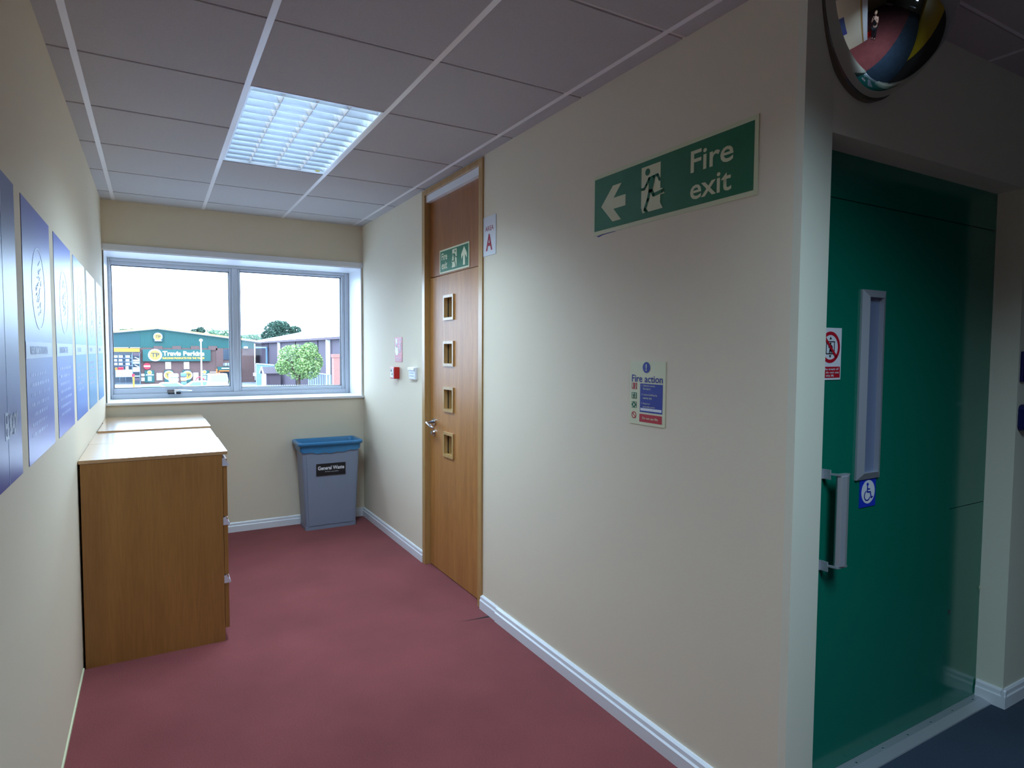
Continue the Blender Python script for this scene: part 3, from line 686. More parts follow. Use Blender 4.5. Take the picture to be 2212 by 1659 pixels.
# ------------------------------------------------------------------ ceiling light fittings
emis('tube', (.72, .88, 1.0), 9.0); emis('tube_dim', (.72, .88, 1.0), .35)
mat('louvre', (224, 232, 240), .22, metal=.85)
mat('reflector', (235, 240, 245), .3, metal=.3)
def light_fitting(c, row, n, label, power, spread=130, tube='tube'):
    x0 = .0824 + .6 * c + .012; x1 = x0 + .6 - .024; y1 = -.302 - ROWP * row - .009; y0 = -.302 - ROWP * (row + n) + .009
    r = thing('ceiling_light', ((x0 + x1) / 2, (y0 + y1) / 2, H), label, 'light')
    mb = MB(); mb.box(x0, x0 + .008, y0, y1, H - .002, H + .09); mb.box(x1 - .008, x1, y0, y1, H - .002, H + .09); mb.box(x0 + .008, x1 - .008, y0, y0 + .008, H - .002, H + .09); mb.box(x0 + .008, x1 - .008, y1 - .008, y1, H - .002, H + .09)
    mb.box(x0, x1, y0, y1, H + .09, H + .095); mb.build('housing', 'reflector', r)
    nb = 13; L = y1 - y0 - .016
    mb = MB()
    for k in range(1, nb + 1):
        y = y0 + .008 + L * (k - .5) / nb
        mb.prism([(x0 + .009, y - .002, H), (x0 + .009, y + .002, H), (x0 + .009, y + .010, H + .038), (x0 + .009, y - .010, H + .038)], (x1 - x0 - .018, 0, 0))
    mb.build('louvre_blade', 'louvre', r)['kind'] = 'stuff'
    mb = MB()
    for k in (1, 2, 3):
        x = x0 + (x1 - x0) * k / 4
        mb.prism([(x - .002, y0 + .009, H + .0008), (x + .002, y0 + .009, H + .0008), (x + .022, y0 + .009, H + .045), (x - .022, y0 + .009, H + .045)], (0, y1 - y0 - .018, 0))
    mb.build('louvre_spine', 'white_paint', r)
    for k in range(4):
        x = x0 + (x1 - x0) * (k + .5) / 4
        mb = MB(); mb.tube([(x, y0 + .03, H + .066), (x, y1 - .03, H + .066)], .013, 12); mb.build('lamp_tube', tube, r, smooth=True)
    area('ceiling_lamp', ((x0 + x1) / 2, (y0 + y1) / 2, H - .004), (0, 0, 0), .54, 1.12, power, (.54, .77, 1.0), spread)
    return r
r = light_fitting(1, 2, 2, 'lit fluorescent ceiling light with metal louvres near the window end', LAMP_P)
p = at(686, 370, 'z', H - .004)
mb = MB(); mb.prism([(p.x + .014 * math.cos(k * math.pi / 8), p.y + .014 * math.sin(k * math.pi / 8), H - .004) for k in range(16)], (0, 0, .0018)); mb.build('yellow_sticker', 'yellow', r)
light_fitting(2, 8, 2, 'ceiling light in the rear of the room, seen only in the convex mirror', REAR_P, 138, 'tube_dim')

# ------------------------------------------------------------------ lift door (door_2)
ld = thing('door_2', (2.7, YD, 0), 'glossy dark green lift door with tall vision panel in a recess', 'door', kind='structure')
SX = 3.152; LZ = 2.031
mb = MB(); FLD.box(mb, RX0, SX - .001, .012, LZ, -.045, 0); lf = mb.build('lift_leaf', 'green_door', ld)
mb = MB(); FLD.box(mb, RX0, XC, LZ + .003, RZ, -.045, -.0006); mb.build('header_panel', 'green_door', ld)
mb = MB(); FLD.box(mb, SX + .001, XC, .008, .869, -.045, -.0006); FLD.box(mb, SX + .001, XC, .872, LZ, -.045, -.0006); sp_ = mb.build('side_panel', 'green_door', ld)
mb = MB(); FLD.disc(mb, SX + .028, .434, .009, .009, 0, .004, 20); mb.build('lock', 'chrome', sp_)
# vision panel: bevelled aluminium surround with a deep pocket
vx0, vx1, vz0, vz1 = 2.481, 2.625, 1.056, 1.735
ix0, ix1, iz0, iz1 = vx0 + .028, vx1 - .030, vz0 + .025, vz1 - .026
mb = MB(); P4 = lambda a, z, d: FLD.p(a, z, d)
O_ = [(vx0, vz0), (vx1, vz0), (vx1, vz1), (vx0, vz1)]; I_ = [(ix0, iz0), (ix1, iz0), (ix1, iz1), (ix0, iz1)]
vs = [P4(a, z, .0005) for a, z in O_] + [P4(a, z, .008) for a, z in O_] + [P4(a, z, .020) for a, z in I_] + [P4(a, z, .001) for a, z in I_]
fs = []
for k in range(4):
    j = (k + 1) % 4; fs += [(k, j, 4 + j, 4 + k), (4 + k, 4 + j, 8 + j, 8 + k), (8 + k, 8 + j, 12 + j, 12 + k)]
mb.add(vs, fs); vf = mb.build('vision_surround', 'alu', lf)
mat('frosted', (112, 124, 150), .35, spec=.6)
mb = MB(); FLD.box(mb, ix0, ix1, iz0, iz1, .0008, .002); mb.build('vision_pane', 'frosted', lf)
# pull handle
mb = MB(); hx = 2.300
FLD.box(mb, hx - .030, hx - .001, 1.082, 1.115, 0, .006); FLD.box(mb, hx - .030, hx - .001, .765, .798, 0, .006)
FLD.box(mb, hx - .006, hx + .0, 1.082, 1.115, .004, .030); FLD.box(mb, hx - .006, hx, .765, .798, .004, .030)
mb.prism([FLD.p(hx - .006, 1.098, .024), FLD.p(hx + .004, 1.098, .062), FLD.p(hx + .056, 1.098, .062), FLD.p(hx + .048, 1.098, .050), FLD.p(hx + .012, 1.098, .046), FLD.p(hx, 1.098, .024)], (0, 0, .006))
mb.prism([FLD.p(hx - .006, .782, .024), FLD.p(hx + .004, .782, .062), FLD.p(hx + .056, .782, .062), FLD.p(hx + .048, .782, .050), FLD.p(hx + .012, .782, .046), FLD.p(hx, .782, .024)], (0, 0, .006))
hb = mb.build('handle_bracket', 'alu', lf)
mb = MB(); prof = [(.004, .050), (.010, .064), (.030, .070), (.050, .064), (.058, .050), (.050, .040), (.030, .036), (.012, .040)]
mb.prism([FLD.p(hx + a, .788, d) for a, d in prof], (0, 0, .310)); mb.build('pull_handle', 'alu', lf, bevel=.002)
# threshold
mb = MB(); mb.prism([(RX0, YD, .011), (RX0, YD - .030, .012), (RX0, YD - .066, .004), (RX0, YD - .068, 0), (RX0, YD, 0)], (XC - .0155 - RX0, 0, 0)); th = st(mb.build('trim_threshold', 'alu'), 'ribbed aluminium threshold strip under the lift door', 'threshold')
mb = MB()
for k in range(7): FLF.disc(mb, 0, 0, 0.001, .001, -1) if False else mb.tube([(2.35 + .17 * k, YD - .022, .010), (2.35 + .17 * k, YD - .022, .0132)], .004, 10)
mb.build('screw', 'chrome', th)
# floor of recess behind
mb = MB(); mb.box(RX0, XC, YD, YF + .6, -.2, -.001); mb.box(RX0, XC, YF + .55, YF + .6, 0, RZ); st(mb.build('trim_lift_shaft', 'dark'))
# torn paint flakes on the right reveal
FRV = Fr((XC, 0, 0), (0, -1, 0), (-1, 0, 0))
def rv(u, v): p = at(u, v, 'x', XC); return -p.y, p.z
a, z = rv(2116, 1268)
tp = thing('torn_paint_flake', FRV.p(a, z), 'flake of peeling cream paint on the right edge of the lift recess', 'flake')
mb = MB(); mb.add([FRV.p(a - .016, z - .030, .0006), FRV.p(a - .004, z - .012, .006), FRV.p(a + .012, z - .004, .016), FRV.p(a + .004, z + .008, .008), FRV.p(a - .014, z + .004, .0006)], [(0, 1, 2, 3, 4)])
mb.build('flake', 'sign_cream', tp)

# signs on the lift door
F = FLD
c = 2.313; r = sign_plate('lift_warning_sign', F, c - .062, 2.375, 1.419, 1.596, 'sign_white', 'white lift warning sign with red prohibition circle, partly hidden by the recess edge')
mb = MB(); F.ring(mb, c, 1.530, .042, .0535, .0032, kz=1.0); mb.build('red_ring', 'sign_red', r)
mb = MB(); F.box(mb, c - .054, 2.370, 1.426, 1.464, .003, .0036); mb.build('red_field', 'sign_red', r)
mb = MB(); F.stroke(mb, [(c - .033, 1.563), (c + .033, 1.497)], .010, .0042); mb.build('red_slash', 'sign_red', r)
mb = MB(); q = .0034
for l in ([(c - .022, 1.508), (c - .022, 1.549), (c + .022, 1.549), (c + .022, 1.508), (c - .022, 1.508)],): F.stroke(mb, l, .003, q)
F.disc(mb, c, 1.542, .004, .004, q); F.stroke(mb, [(c - .008, 1.530), (c - .002, 1.535), (c + .006, 1.535), (c + .010, 1.530)], .005, q); F.stroke(mb, [(c, 1.535), (c, 1.520)], .008, q); F.stroke(mb, [(c - .003, 1.520), (c - .004, 1.511)], .004, q); F.stroke(mb, [(c + .003, 1.520), (c + .005, 1.511)], .004, q)
F.poly(mb, [(c - .006, 1.557), (c + .006, 1.557), (c, 1.566)], q); F.poly(mb, [(c - .006, 1.503), (c + .006, 1.503), (c, 1.494)], q)
mb.build('lift_pictogram', 'ink_black', r)
F.text('lettering', 'In the event of', c - .050, c + .047, 1.452, 1.460, .0042, 'sign_white', r, bold=.01)
F.text('lettering', 'fire do not use', c - .050, c + .049, 1.441, 1.4485, .0042, 'sign_white', r, bold=.01)
F.text('lettering', 'this lift', c - .022, c + .022, 1.430, 1.4375, .0042, 'sign_white', r, bold=.01)

r = sign_plate('wheelchair_sign', F, 2.514, 2.612, .952, 1.055, 'blue_tag', 'small blue sign with a white wheelchair disc under the vision panel of the lift door')
cx, cz = 2.564, 1.007
mb = MB(); F.disc(mb, cx, cz, .041, .043, .0032); mb.build('white_disc', 'sign_white', r)
mb = MB(); q = .0042
F.disc(mb, cx - .006, cz + .028, .006, .006, q); F.stroke(mb, [(cx - .006, cz + .02), (cx - .006, cz), (cx + .012, cz - .001), (cx + .019, cz - .023), (cx + .026, cz - .020)], .0055, q); F.stroke(mb, [(cx - .006, cz + .011), (cx + .008, cz + .010)], .0045, q)
arc = [(cx - .006 + .018 * math.cos(t), cz - .013 + .018 * math.sin(t)) for t in [math.radians(115 + k * 22) for k in range(11)]]
F.stroke(mb, arc, .0042, q); mb.build('wheelchair_figure', 'blue_tag', r)

# blue wall boxes at the right edge
F = FLF
for (z0, z1, rd, lab) in ((1.395, 1.522, 0, 'square navy blue box on the wall right of the lift, upper of two'), (1.188, 1.300, .02, 'navy blue box with rounded corners right of the lift, lower of two')):
    mb = MB(); x0, x1 = XC + .012, XC + .11
    if rd: pts = [(x0 + rd, z0), (x1, z0), (x1, z1), (x0 + rd, z1), (x0 + .006, z1 - .006), (x0, z1 - rd), (x0, z0 + rd), (x0 + .006, z0 + .006)]
    else: pts = [(x0, z0), (x1, z0), (x1, z1), (x0, z1)]
    mb.prism([F.p(a, z, .0005) for a, z in pts], F.n * (.028 if rd else .012)); tag(mb.build('wall_box', 'navy', bevel=.003), lab, 'box')

# convex half dome mirror
xc, R_, h_ = 2.283, .238, .302
r = thing('convex_mirror', (xc, YF, H - .3), 'half dome convex security mirror fixed high on the wall above the lift door', 'mirror')
mb = MB(); nt_, np_ = 28, 48; vs = []
zc = H - .003
for i in range(nt_ + 1):
    T = i / nt_ * math.pi / 2
    for j in range(np_ + 1):
        Pp = math.pi + j / np_ * math.pi
        vs.append((xc + R_ * math.cos(T) * math.cos(Pp), YF - .017 + R_ * math.cos(T) * math.sin(Pp), zc - h_ * math.sin(T)))
fs = [(i * (np_ + 1) + j, i * (np_ + 1) + j + 1, (i + 1) * (np_ + 1) + j + 1, (i + 1) * (np_ + 1) + j) for i in range(nt_) for j in range(np_)]
mb.add(vs, fs); mb.build('mirror_dome', 'mirror', r, smooth=True)
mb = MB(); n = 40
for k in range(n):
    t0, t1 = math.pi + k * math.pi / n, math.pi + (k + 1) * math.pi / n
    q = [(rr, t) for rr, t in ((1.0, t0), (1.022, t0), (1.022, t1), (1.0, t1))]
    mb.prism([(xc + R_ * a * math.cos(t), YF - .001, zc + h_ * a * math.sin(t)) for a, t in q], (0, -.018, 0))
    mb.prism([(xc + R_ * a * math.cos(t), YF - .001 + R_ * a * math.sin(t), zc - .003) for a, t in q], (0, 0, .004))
mat('rim_reflection', (96, 90, 76), .3, spec=.6); mb.build('mirror_rim_reflection', 'rim_reflection', r)  # brownish rim added; wall reflection at the dome's edge put into its colour

exec_later = []
del exec_later
# ------------------------------------------------------------------ outside, seen through the window (ground 3.2 m below the corridor floor)
GZ = -3.2
mat('asphalt', (128, 132, 140), .9, noise=.12, nscale=.6); mat('green_clad', (30, 84, 80), .6, noise=.05, nscale=3)  # outdoor colours made brighter, washed-out haze put into them
mat('green_clad_dark', (24, 70, 74), .6); mat('amber', (214, 142, 40), .5); mat('gold_trim', (196, 146, 96), .5)
brick('brown_brick', (104, 78, 72), (92, 68, 66), (110, 92, 88)); brick('pink_brick', (150, 96, 84), (140, 88, 78), (150, 120, 110), 5)
mat('brown_clad', (72, 60, 72), .7, noise=.06, nscale=2); mat('roof_white', (235, 235, 238), .5); mat('white_out', (225, 228, 232), .5)
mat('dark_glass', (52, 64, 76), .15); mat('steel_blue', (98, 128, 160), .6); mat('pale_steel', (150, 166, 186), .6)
mat('amber_disc', (226, 168, 62), .5); mat('logo_grey', (62, 70, 66), .5); mat('no_entry', (206, 40, 62), .5)
mat('van_body', (188, 198, 206), .3); mat('van_glass', (120, 140, 164), .15); mat('car_white', (230, 232, 236), .3)
mat('wrap', (205, 212, 224), .35); mat('timber', (196, 160, 120), .7); mat('roof_shed', (74, 64, 70), .8); mat('shed_wall', (86, 72, 80), .8)
mat('orange', (214, 110, 40), .5); mat('bark', (78, 66, 56), .9); mat('hivis', (190, 214, 40), .6); mat('skin', (206, 160, 136), .6); mat('cloth_dark', (26, 28, 36), .8)
mat('mast_grey', (150, 156, 166), .5)
def leafmat(name, c1, c2):
    m = bpy.data.materials.new(name); m.use_nodes = True; nt = m.node_tree; b = nt.nodes['Principled BSDF']; b.inputs['Roughness'].default_value = .55
    g = nt.nodes.new('ShaderNodeNewGeometry'); cr = nt.nodes.new('ShaderNodeValToRGB'); cr.color_ramp.elements[0].color = srgb(c1); cr.color_ramp.elements[1].color = srgb(c2)
    nt.links.new(g.outputs['Random Per Island'], cr.inputs[0]); nt.links.new(cr.outputs[0], b.inputs['Base Color']); MATS[name] = m
leafmat('leaf_bright', (52, 86, 44), (168, 196, 120)); leafmat('leaf_dark', (36, 66, 52), (66, 96, 76)); leafmat('leaf_mid', (66, 104, 78), (112, 148, 108))
mb = MB(); mb.box(-160, 260, 1.5, 400, GZ - .3, GZ); st(mb.build('ground', 'asphalt'), 'pale yard surface outside the window', 'ground')

YT = 92.0
def B(u, v, y=YT): p = at(u, v, 'y', y); return p.x, p.z
FT = Fr((0, YT, 0), (1, 0, 0), (0, -1, 0))
def rect(mb, F, u0, u1, v0, v1, d0, d1):
    y = F.o.y; a0, z1 = B(u0, v0, y); a1, z0 = B(u1, v1, y); F.box(mb, a0, a1, z0, z1, d0, d1); return a0, a1, z0, z1
bt = thing('merchant_building', (B(340, 760)[0], YT, GZ), 'green and brown builders merchant warehouse across the yard', 'building')
xl, xpk, xr_ = B(150, 729)[0], B(340, 711)[0], B(549, 739)[0]
zpk = B(340, 711)[1]; zr = B(549, 739)[1]; zl = zpk - (zpk - zr) * (xpk - xl) / (xr_ - xpk)
zc0 = B(303, 751)[1]; xd = B(303, 760)[0]
mb = MB(); mb.prism([(xl, YT, zc0), (xr_, YT, zc0), (xr_, YT, zr), (xpk, YT, zpk), (xl, YT, zl)], (0, .4, 0)); mb.build('cladding', 'green_clad', bt)
mb = MB()
for k in range(60):
    x = xd + (xr_ - xd) * k / 60; zt_ = (zpk - (zpk - zr) * (x - xpk) / (xr_ - xpk)) if x > xpk else (zpk - (zpk - zl) * (xpk - x) / (xpk - xl))
    mb.box(x, x + .05, YT - .05, YT, zc0, zt_ - .1)
mb.build('cladding_rib', 'green_clad', bt)
mb = MB(); mb.box(xl, xd, YT - .08, YT - .0, zc0, B(303, 717)[1] - .2); mb.build('cladding_dark_left', 'green_clad_dark', bt)  # left stretch of the cladding in a darker green
mb = MB(); mb.prism([(xl - .3, YT - .5, zl + .05), (xpk, YT - .5, zpk + .08), (xr_ + .2, YT - .5, zr + .05), (xr_ + .2, YT - .5, zr + .28), (xpk, YT - .5, zpk + .32), (xl - .3, YT - .5, zl + .28)], (0, .6, 0)); mb.build('gable_trim', 'gold_trim', bt)
mb = MB(); mb.prism([(xl - .3, YT, zl), (xpk, YT, zpk), (xr_ + .2, YT, zr), (xr_ + .2, YT, zr + .15), (xpk, YT, zpk + .18), (xl - .3, YT, zl + .15)], (0, 3, 0)); mb.prism([(xl - .3, YT + 20, zl), (xpk, YT + 20, zpk), (xr_ + .2, YT + 20, zr), (xr_ + .2, YT + 20, zr + .15), (xpk, YT + 20, zpk + .18), (xl - .3, YT + 20, zl + .15)], (0, 14, 0)); mb.build('roof', 'white_out', bt)  # roof left open between two strips, gap added to light the racks
mb = MB(); mb.box(xd, xr_, YT, YT + .35, GZ, zc0); mb.box(xr_ - .4, xr_, YT + .35, YT + 34, GZ, zr)
for u in (332, 372, 412, 450):
    a, z = B(u, 747.5); b = B(u + 19, 747.5)[0]; mb.box(a, b, YT - .12, YT, zc0 - .3, z)
mb.box(B(452, 0)[0], B(468, 0)[0], YT - .12, YT, GZ, B(0, 749)[1])
mb.build('brick_wall', 'brown_brick', bt)
mb = MB(); rect(mb, FT, 180, 302, 752, 760, .1, .5); mb.build('lintel', 'amber', bt)
mb = MB(); rect(mb, FT, 180, 303, 760, 766, -.4, 0); mb.box(xl, xd, YT + 22, YT + 22.3, GZ, zc0); mb.box(xl - .3, xl, YT, YT + 34, GZ, zl); mb.box(xl, xd, YT + .4, YT + 22, GZ + .005, GZ + .02); mb.build('inner_wall', 'dark_glass', bt)  # dark floor slab added in place of shade lost under the open roof
# sign board
sb = thing('sign_board', (B(381, 767)[0], YT - .3, B(381, 780)[1]), 'wide green sign board with amber disc and white shop name on the merchant building', 'sign')
mb = MB(); a0, a1, z0, z1 = rect(mb, FT, 308, 455, 754.5, 780, .12, .42); mb.build('board', 'green_clad', sb)
cx, cz = B(335, 767, YT)
def logo(F, cx, cz, R, root, d, letters=True):
    mb = MB(); F.disc(mb, cx, cz, R, R, d, .02); mb.build('white_disc', 'roof_white', root)
    mb = MB(); F.disc(mb, cx, cz, R * .8, R * .8, d + .03, .02); mb.build('amber_disc', 'amber_disc', root)
    if letters: F.text('lettering', 'TP', cx - R * .58, cx + R * .62, cz - R * .32, cz + R * .38, d + .07, 'logo_grey', root, bold=.04)
logo(FT, cx, cz, .82, sb, .43)
x0, z1 = B(351, 758.5); x1, z0 = B(441, 768.5)
FT.text('lettering', 'Travis Perkins', x0, x1, z0, z1, .45, 'roof_white', sb, bold=.035)
x0, z1 = B(351, 771.3); x1, z0 = B(441, 775.6)
FT.text('lettering', 'BUILDING PRODUCTS FOR THE TRADE', x0, x1, z0, z1, .45, 'amber_disc', sb, bold=.03)
sb = thing('gable_sign', (B(342, 728)[0], YT - .2, B(342, 738)[1]), 'small square green sign with amber disc high on the gable', 'sign')
mb = MB(); rect(mb, FT, 332, 352, 719.5, 738, .1, .3); mb.build('board', 'green_clad_dark', sb)
cx, cz = B(341, 727.5); logo(FT, cx, cz, .53, sb, .31); mb = MB(); rect(mb, FT, 334, 349, 735.5, 737, .31, .35); mb.build('white_bar', 'roof_white', sb)
ne = thing('no_entry_sign', (B(317.6, 791)[0], YT - .2, B(317, 798)[1]), 'round red no entry sign on the brown brick wall', 'sign')
cx, cz = B(317.6, 791); mb = MB(); FT.disc(mb, cx, cz, .42, .42, .12, .04); mb.build('red_disc', 'no_entry', ne)
mb = MB(); FT.box(mb, cx - .36, cx + .36, cz - .1, cz + .1, .17, .19); mb.build('white_bar', 'roof_white', ne)
mb = MB(); rect(mb, FT, 357, 369.5, 782, 797, .02, .08); mb.build('window', 'white_out', bt)
mb = MB(); rect(mb, FT, 397, 409, 782, 797, .02, .08); mb.build('window', 'white_out', bt)
mb = MB(); rect(mb, FT, 469, 500, 754, 777, .02, .1); mb.build('window', 'dark_glass', bt)
for k in range(4):
    mb = MB(); rect(mb, FT, 469.5 + 7.6 * k, 476 + 7.6 * k, 784, 790, .04, .1); mb.build('window', 'pale_steel', bt)
mb = MB(); rect(mb, FT, 469, 512, 792, 799, .3, 1.2); mb.build('awning', 'green_clad', bt)
mb = MB(); rect(mb, FT, 477, 512, 794.2, 796, 1.2, 1.24); mb.build('awning_lettering', 'roof_white', bt)
mb = MB(); rect(mb, FT, 472, 512, 799.2, 801.5, .3, 1.2); mb.build('awning_trim', 'orange', bt)
mb = MB(); rect(mb, FT, 474, 512, 802, 828, .02, .08); mb.build('shop_window', 'dark_glass', bt)
# notices and panels along the wall
def panel(u0, u1, v0, v1, m, label, disc=None, bar=None, paper=None, cat='sign'):
    r = thing('wall_notice', (B((u0 + u1) / 2, v1)[0], YT - .1, B(0, v1)[1]), label, cat, 'notices on the merchant building wall')
    mb = MB(); rect(mb, FT, u0, u1, v0, v1, .05, .12); mb.build('notice_board', m, r)
    if disc: cx, cz = B(disc[0], disc[1]); logo(FT, cx, cz, disc[2], r, .13, disc[2] > .4)
    if bar: mb = MB(); rect(mb, FT, *bar, .13, .15); mb.build('white_bar', 'roof_white', r)
    if paper: mb = MB(); rect(mb, FT, *paper, .13, .15); mb.build('paper', 'pale_steel', r)
panel(312, 334, 800, 826, 'green_clad', 'green panel with small disc and grey paper under the no entry sign', (323, 804.5, .27), (315, 332, 808.8, 810.8), (319, 328, 813, 823))
panel(338, 351, 806, 821, 'white_out', 'plain white notice between two green panels on the brown wall')
panel(355, 374, 800, 826, 'green_clad', 'green panel with a large amber disc below the left white window', (365, 810.5, .62))
panel(394, 413, 800, 826, 'green_clad', 'green panel with a large amber disc below the right white window', (405, 810.5, .62))
panel(417, 429, 805, 823, 'white_out', 'white notice leaning beside the lamp post foot')
panel(436.5, 452, 800, 824, 'green_clad', 'narrow green panel with small disc right of the lamp post', (441.5, 803.5, .25), (436.8, 448, 808, 809.5), (438, 446, 811, 820))
panel(305, 312.5, 807.5, 812.5, 'white_out', 'small white paper beside the opening, the upper of two'); panel(305, 312.5, 815.5, 823, 'white_out', 'small white paper beside the opening, the lower of two')
for k, v in enumerate((803, 807, 810.5)):
    mb = MB(); rect(mb, FT, 453, 468, v, v + 1.4, .1, .2); tag(mb.build('wall_slat', 'roof_white'), ['top', 'middle', 'bottom'][k] + ' white slat of three left of the awning', 'slat', 'white slats on the merchant wall')
mb = MB(); rect(mb, FT, 526, 534, 748.5, 752.5, .05, .7); tag(mb.build('flood_light', 'white_out'), 'white flood light at the top of the brown brick wall', 'light')
mb = MB(); rect(mb, FT, 546.5, 552.5, 805, 812, .05, .3); tag(mb.build('meter_box', 'white_out'), 'small white box on the brown wall left of the shed', 'box')
# racks inside the opening
YR = 106
mb = MB(); FR2 = Fr((0, YR, 0), (1, 0, 0), (0, -1, 0))
rk = thing('storage_rack', (B(264, 790, YR)[0], YR, GZ), 'pallet rack with wrapped goods inside the warehouse opening', 'rack')
mb = MB()
for u in (243, 258, 271, 285): rect(mb, FR2, u - .5, u + .5, 766, 829, 0, .1)
for v in (773, 781, 789.5): rect(mb, FR2, 241, 286, v, v + 1.1, 0, .3)
mb.build('rack_frame', 'pale_steel', rk)
for row, v in enumerate((767.5, 775.5, 783.5)):
    for col_, u in enumerate((246, 257, 272)):
        mb = MB(); rect(mb, FR2, u, u + 8.5 - (row == 1) * 1, v, v + 5.2, .1, 1.0)
        tag(mb.build('wrapped_pallet', 'wrap'), '%s white wrapped pallet on the %s shelf of the far rack' % (('left', 'middle', 'right')[col_], ('top', 'middle', 'lower')[row]), 'pallet', 'wrapped pallets on the rack')
for k, (u0, u1, v0, v1, m_, lab) in enumerate([(250, 286, 799, 806.5, 'roof_white', 'long white stack on the warehouse floor'), (256, 267, 793, 798, 'no_entry', 'reddish load on top of the white stack'), (249, 254, 794, 799, 'amber', 'amber pack at the left of the white stack'), (272, 278, 791, 798.5, 'white_out', 'small white bag on the white stack')]):
    mb = MB(); y = YR - 4 + k * .3; F = Fr((0, y, 0), (1, 0, 0), (0, -1, 0)); rect(mb, F, u0, u1, v0, v1 if k else 814, 0, 1.2); tag(mb.build('goods_stack', m_, bevel=.05), lab, 'goods')
# timber rack by the opening
F = Fr((0, YT - 1, 0), (1, 0, 0), (0, -1, 0))
tr = thing('timber_rack', (B(295, 830)[0], YT - 1, GZ), 'rack of boards and sheets beside the warehouse opening', 'rack')
mb = MB(); rect(mb, F, 286, 287.2, 762, 829, 0, .3); rect(mb, F, 301.4, 302.6, 762, 829, 0, .3); mb.build('rack_post', 'pale_steel', tr)
for j, (v0, v1, m_) in enumerate([(762, 769, 'shed_wall'), (777, 780.5, 'timber'), (781.5, 786, 'pale_steel'), (794, 803, 'white_out'), (812, 813.5, 'pale_steel'), (817, 822, 'shed_wall')]):
    mb = MB(); rect(mb, F, 287, 302, v0, v1, -1, .25); mb.build('shelf_load', m_, tr, bevel=.04)
mb = MB(); a = F.p(*B(291, 771.5, YT - 1), .3); b = F.p(*B(301, 776, YT - 1), .3); mb.tube([a, b], .05, 6); a = F.p(*B(291, 788, YT - 1), .3); b = F.p(*B(301, 793, YT - 1), .3); mb.tube([a, b], .05, 6); mb.build('rack_brace', 'roof_white', tr)
bp = thing('barrier_post', (B(289, 835, 84)[0], 84, GZ), 'red and white sign on a yellow post in front of the warehouse opening', 'post')
F = Fr((0, 84, 0), (1, 0, 0), (0, -1, 0))
mb = MB(); rect(mb, F, 284.5, 291, 808, 813.5, 0, .05); mb.build('sign_face', 'no_entry', bp)
mb = MB(); x, z = B(288.5, 813, 84); mb.box(x - .09, x + .09, 84, 84.15, GZ, z); mb.build('post', 'amber', bp)
# lamp post
x, z = B(434, 735, 66); lp = thing('lamp_post', (x, 66, GZ), 'tall thin white lamp post in front of the shop sign', 'lamp')
mb = MB(); mb.tube([(x, 66, GZ), (x, 66, z - .1)], [.085, .06], 10); mb.build('post', 'roof_white', lp)
mb = MB(); mb.tube([(x, 66, z - .15), (x, 66, z - .05), (x, 66, z + .08), (x, 66, z + .14)], [.08, .17, .15, .04], 12); mb.build('lamp_head', 'roof_white', lp)

# vehicles
def van(cx, y, w, l, h, label, body='van_body', name='van'):
    r = thing(name, (cx, y, GZ), label, 'van' if h > 1.7 else 'car')
    x0, x1 = cx - w / 2, cx + w / 2
    mb = MB()
    sec = [(0, .35), (0, h * .50), (.55, h * .56), (1.0, h * .97), (1.5, h), (l, h * .97), (l, .35)]
    n = len(sec); taper = lambda z: .10 * max(0, (z - h * .5) / (h * .5)) 
    vs = [(x0 + taper(z), y + a, GZ + z) for a, z in sec] + [(x1 - taper(z), y + a, GZ + z) for a, z in sec]
    mb.add(vs, [tuple(range(n)), tuple(range(n, 2 * n))[::-1]] + [(i, n + i, n + (i + 1) % n, (i + 1) % n) for i in range(n)]); mb.build('body', body, r, bevel=.04)
    mb = MB(); e = .012
    mb.add([(x0 + .12, y + .56 - e, GZ + h * .58), (x1 - .12, y + .56 - e, GZ + h * .58), (x1 - .2, y + .97 - e, GZ + h * .94), (x0 + .2, y + .97 - e, GZ + h * .94)], [(0, 1, 2, 3)]); mb.build('windscreen', 'van_glass', r)
    for sx in (x0 + .12, x1 - .12):
        for sy in (y + .8, y + l - .8):
            mb = MB(); mb.tube([(sx - .11, sy, GZ + .33), (sx + .11, sy, GZ + .33)], .33, 16); mb.build('wheel', 'rubber', r)
    return r
def vx(u, y): return at(u, 800, 'y', y).x
van(vx(474, 70), 70, 1.95, 4.6, 2.0, 'pale van facing the window below the awning')
def car(u, y, w, l, label):
    """saloon car seen from above the bonnet"""
    cx = vx(u, y); r = thing('car', (cx, y, GZ), label, 'car')
    mb = MB(); x0, x1 = cx - w / 2, cx + w / 2
    sec = [(x0, .4), (x0 + .02, .85), (x0 + .9, .98), (x0 + 1.5, 1.4), (x0 + 2.9, 1.45), (x1 - .5, 1.02), (x1, .92), (x1, .4)]
    n = len(sec); vs = [(x, y, GZ + z) for x, z in sec] + [(x, y + l, GZ + z) for x, z in sec]
    mb.add(vs, [tuple(range(n)), tuple(range(n, 2 * n))[::-1]] + [(i, n + i, n + (i + 1) % n, (i + 1) % n) for i in range(n)]); mb.build('body', 'car_white', r, bevel=.06)
    mb = MB(); mb.add([(x0 + 1.05, y - .01, GZ + .98), (x1 - .65, y - .01, GZ + 1.0), (x0 + 2.85, y - .01, GZ + 1.38), (x0 + 1.55, y - .01, GZ + 1.34)], [(0, 1, 2, 3)]); mb.build('side_window', 'van_glass', r)
    for sx in (x0 + .8, x1 - .8):
        mb = MB(); mb.tube([(sx, y - .02, GZ + .32), (sx, y + .2, GZ + .32)], .32, 16); mb.build('wheel', 'rubber', r)
car(361, 64, 4.1, 1.7, 'white car parked in front of the wrapped stacks'); car(645, 51, 5.0, 1.8, 'white car parked below the round leafy tree')
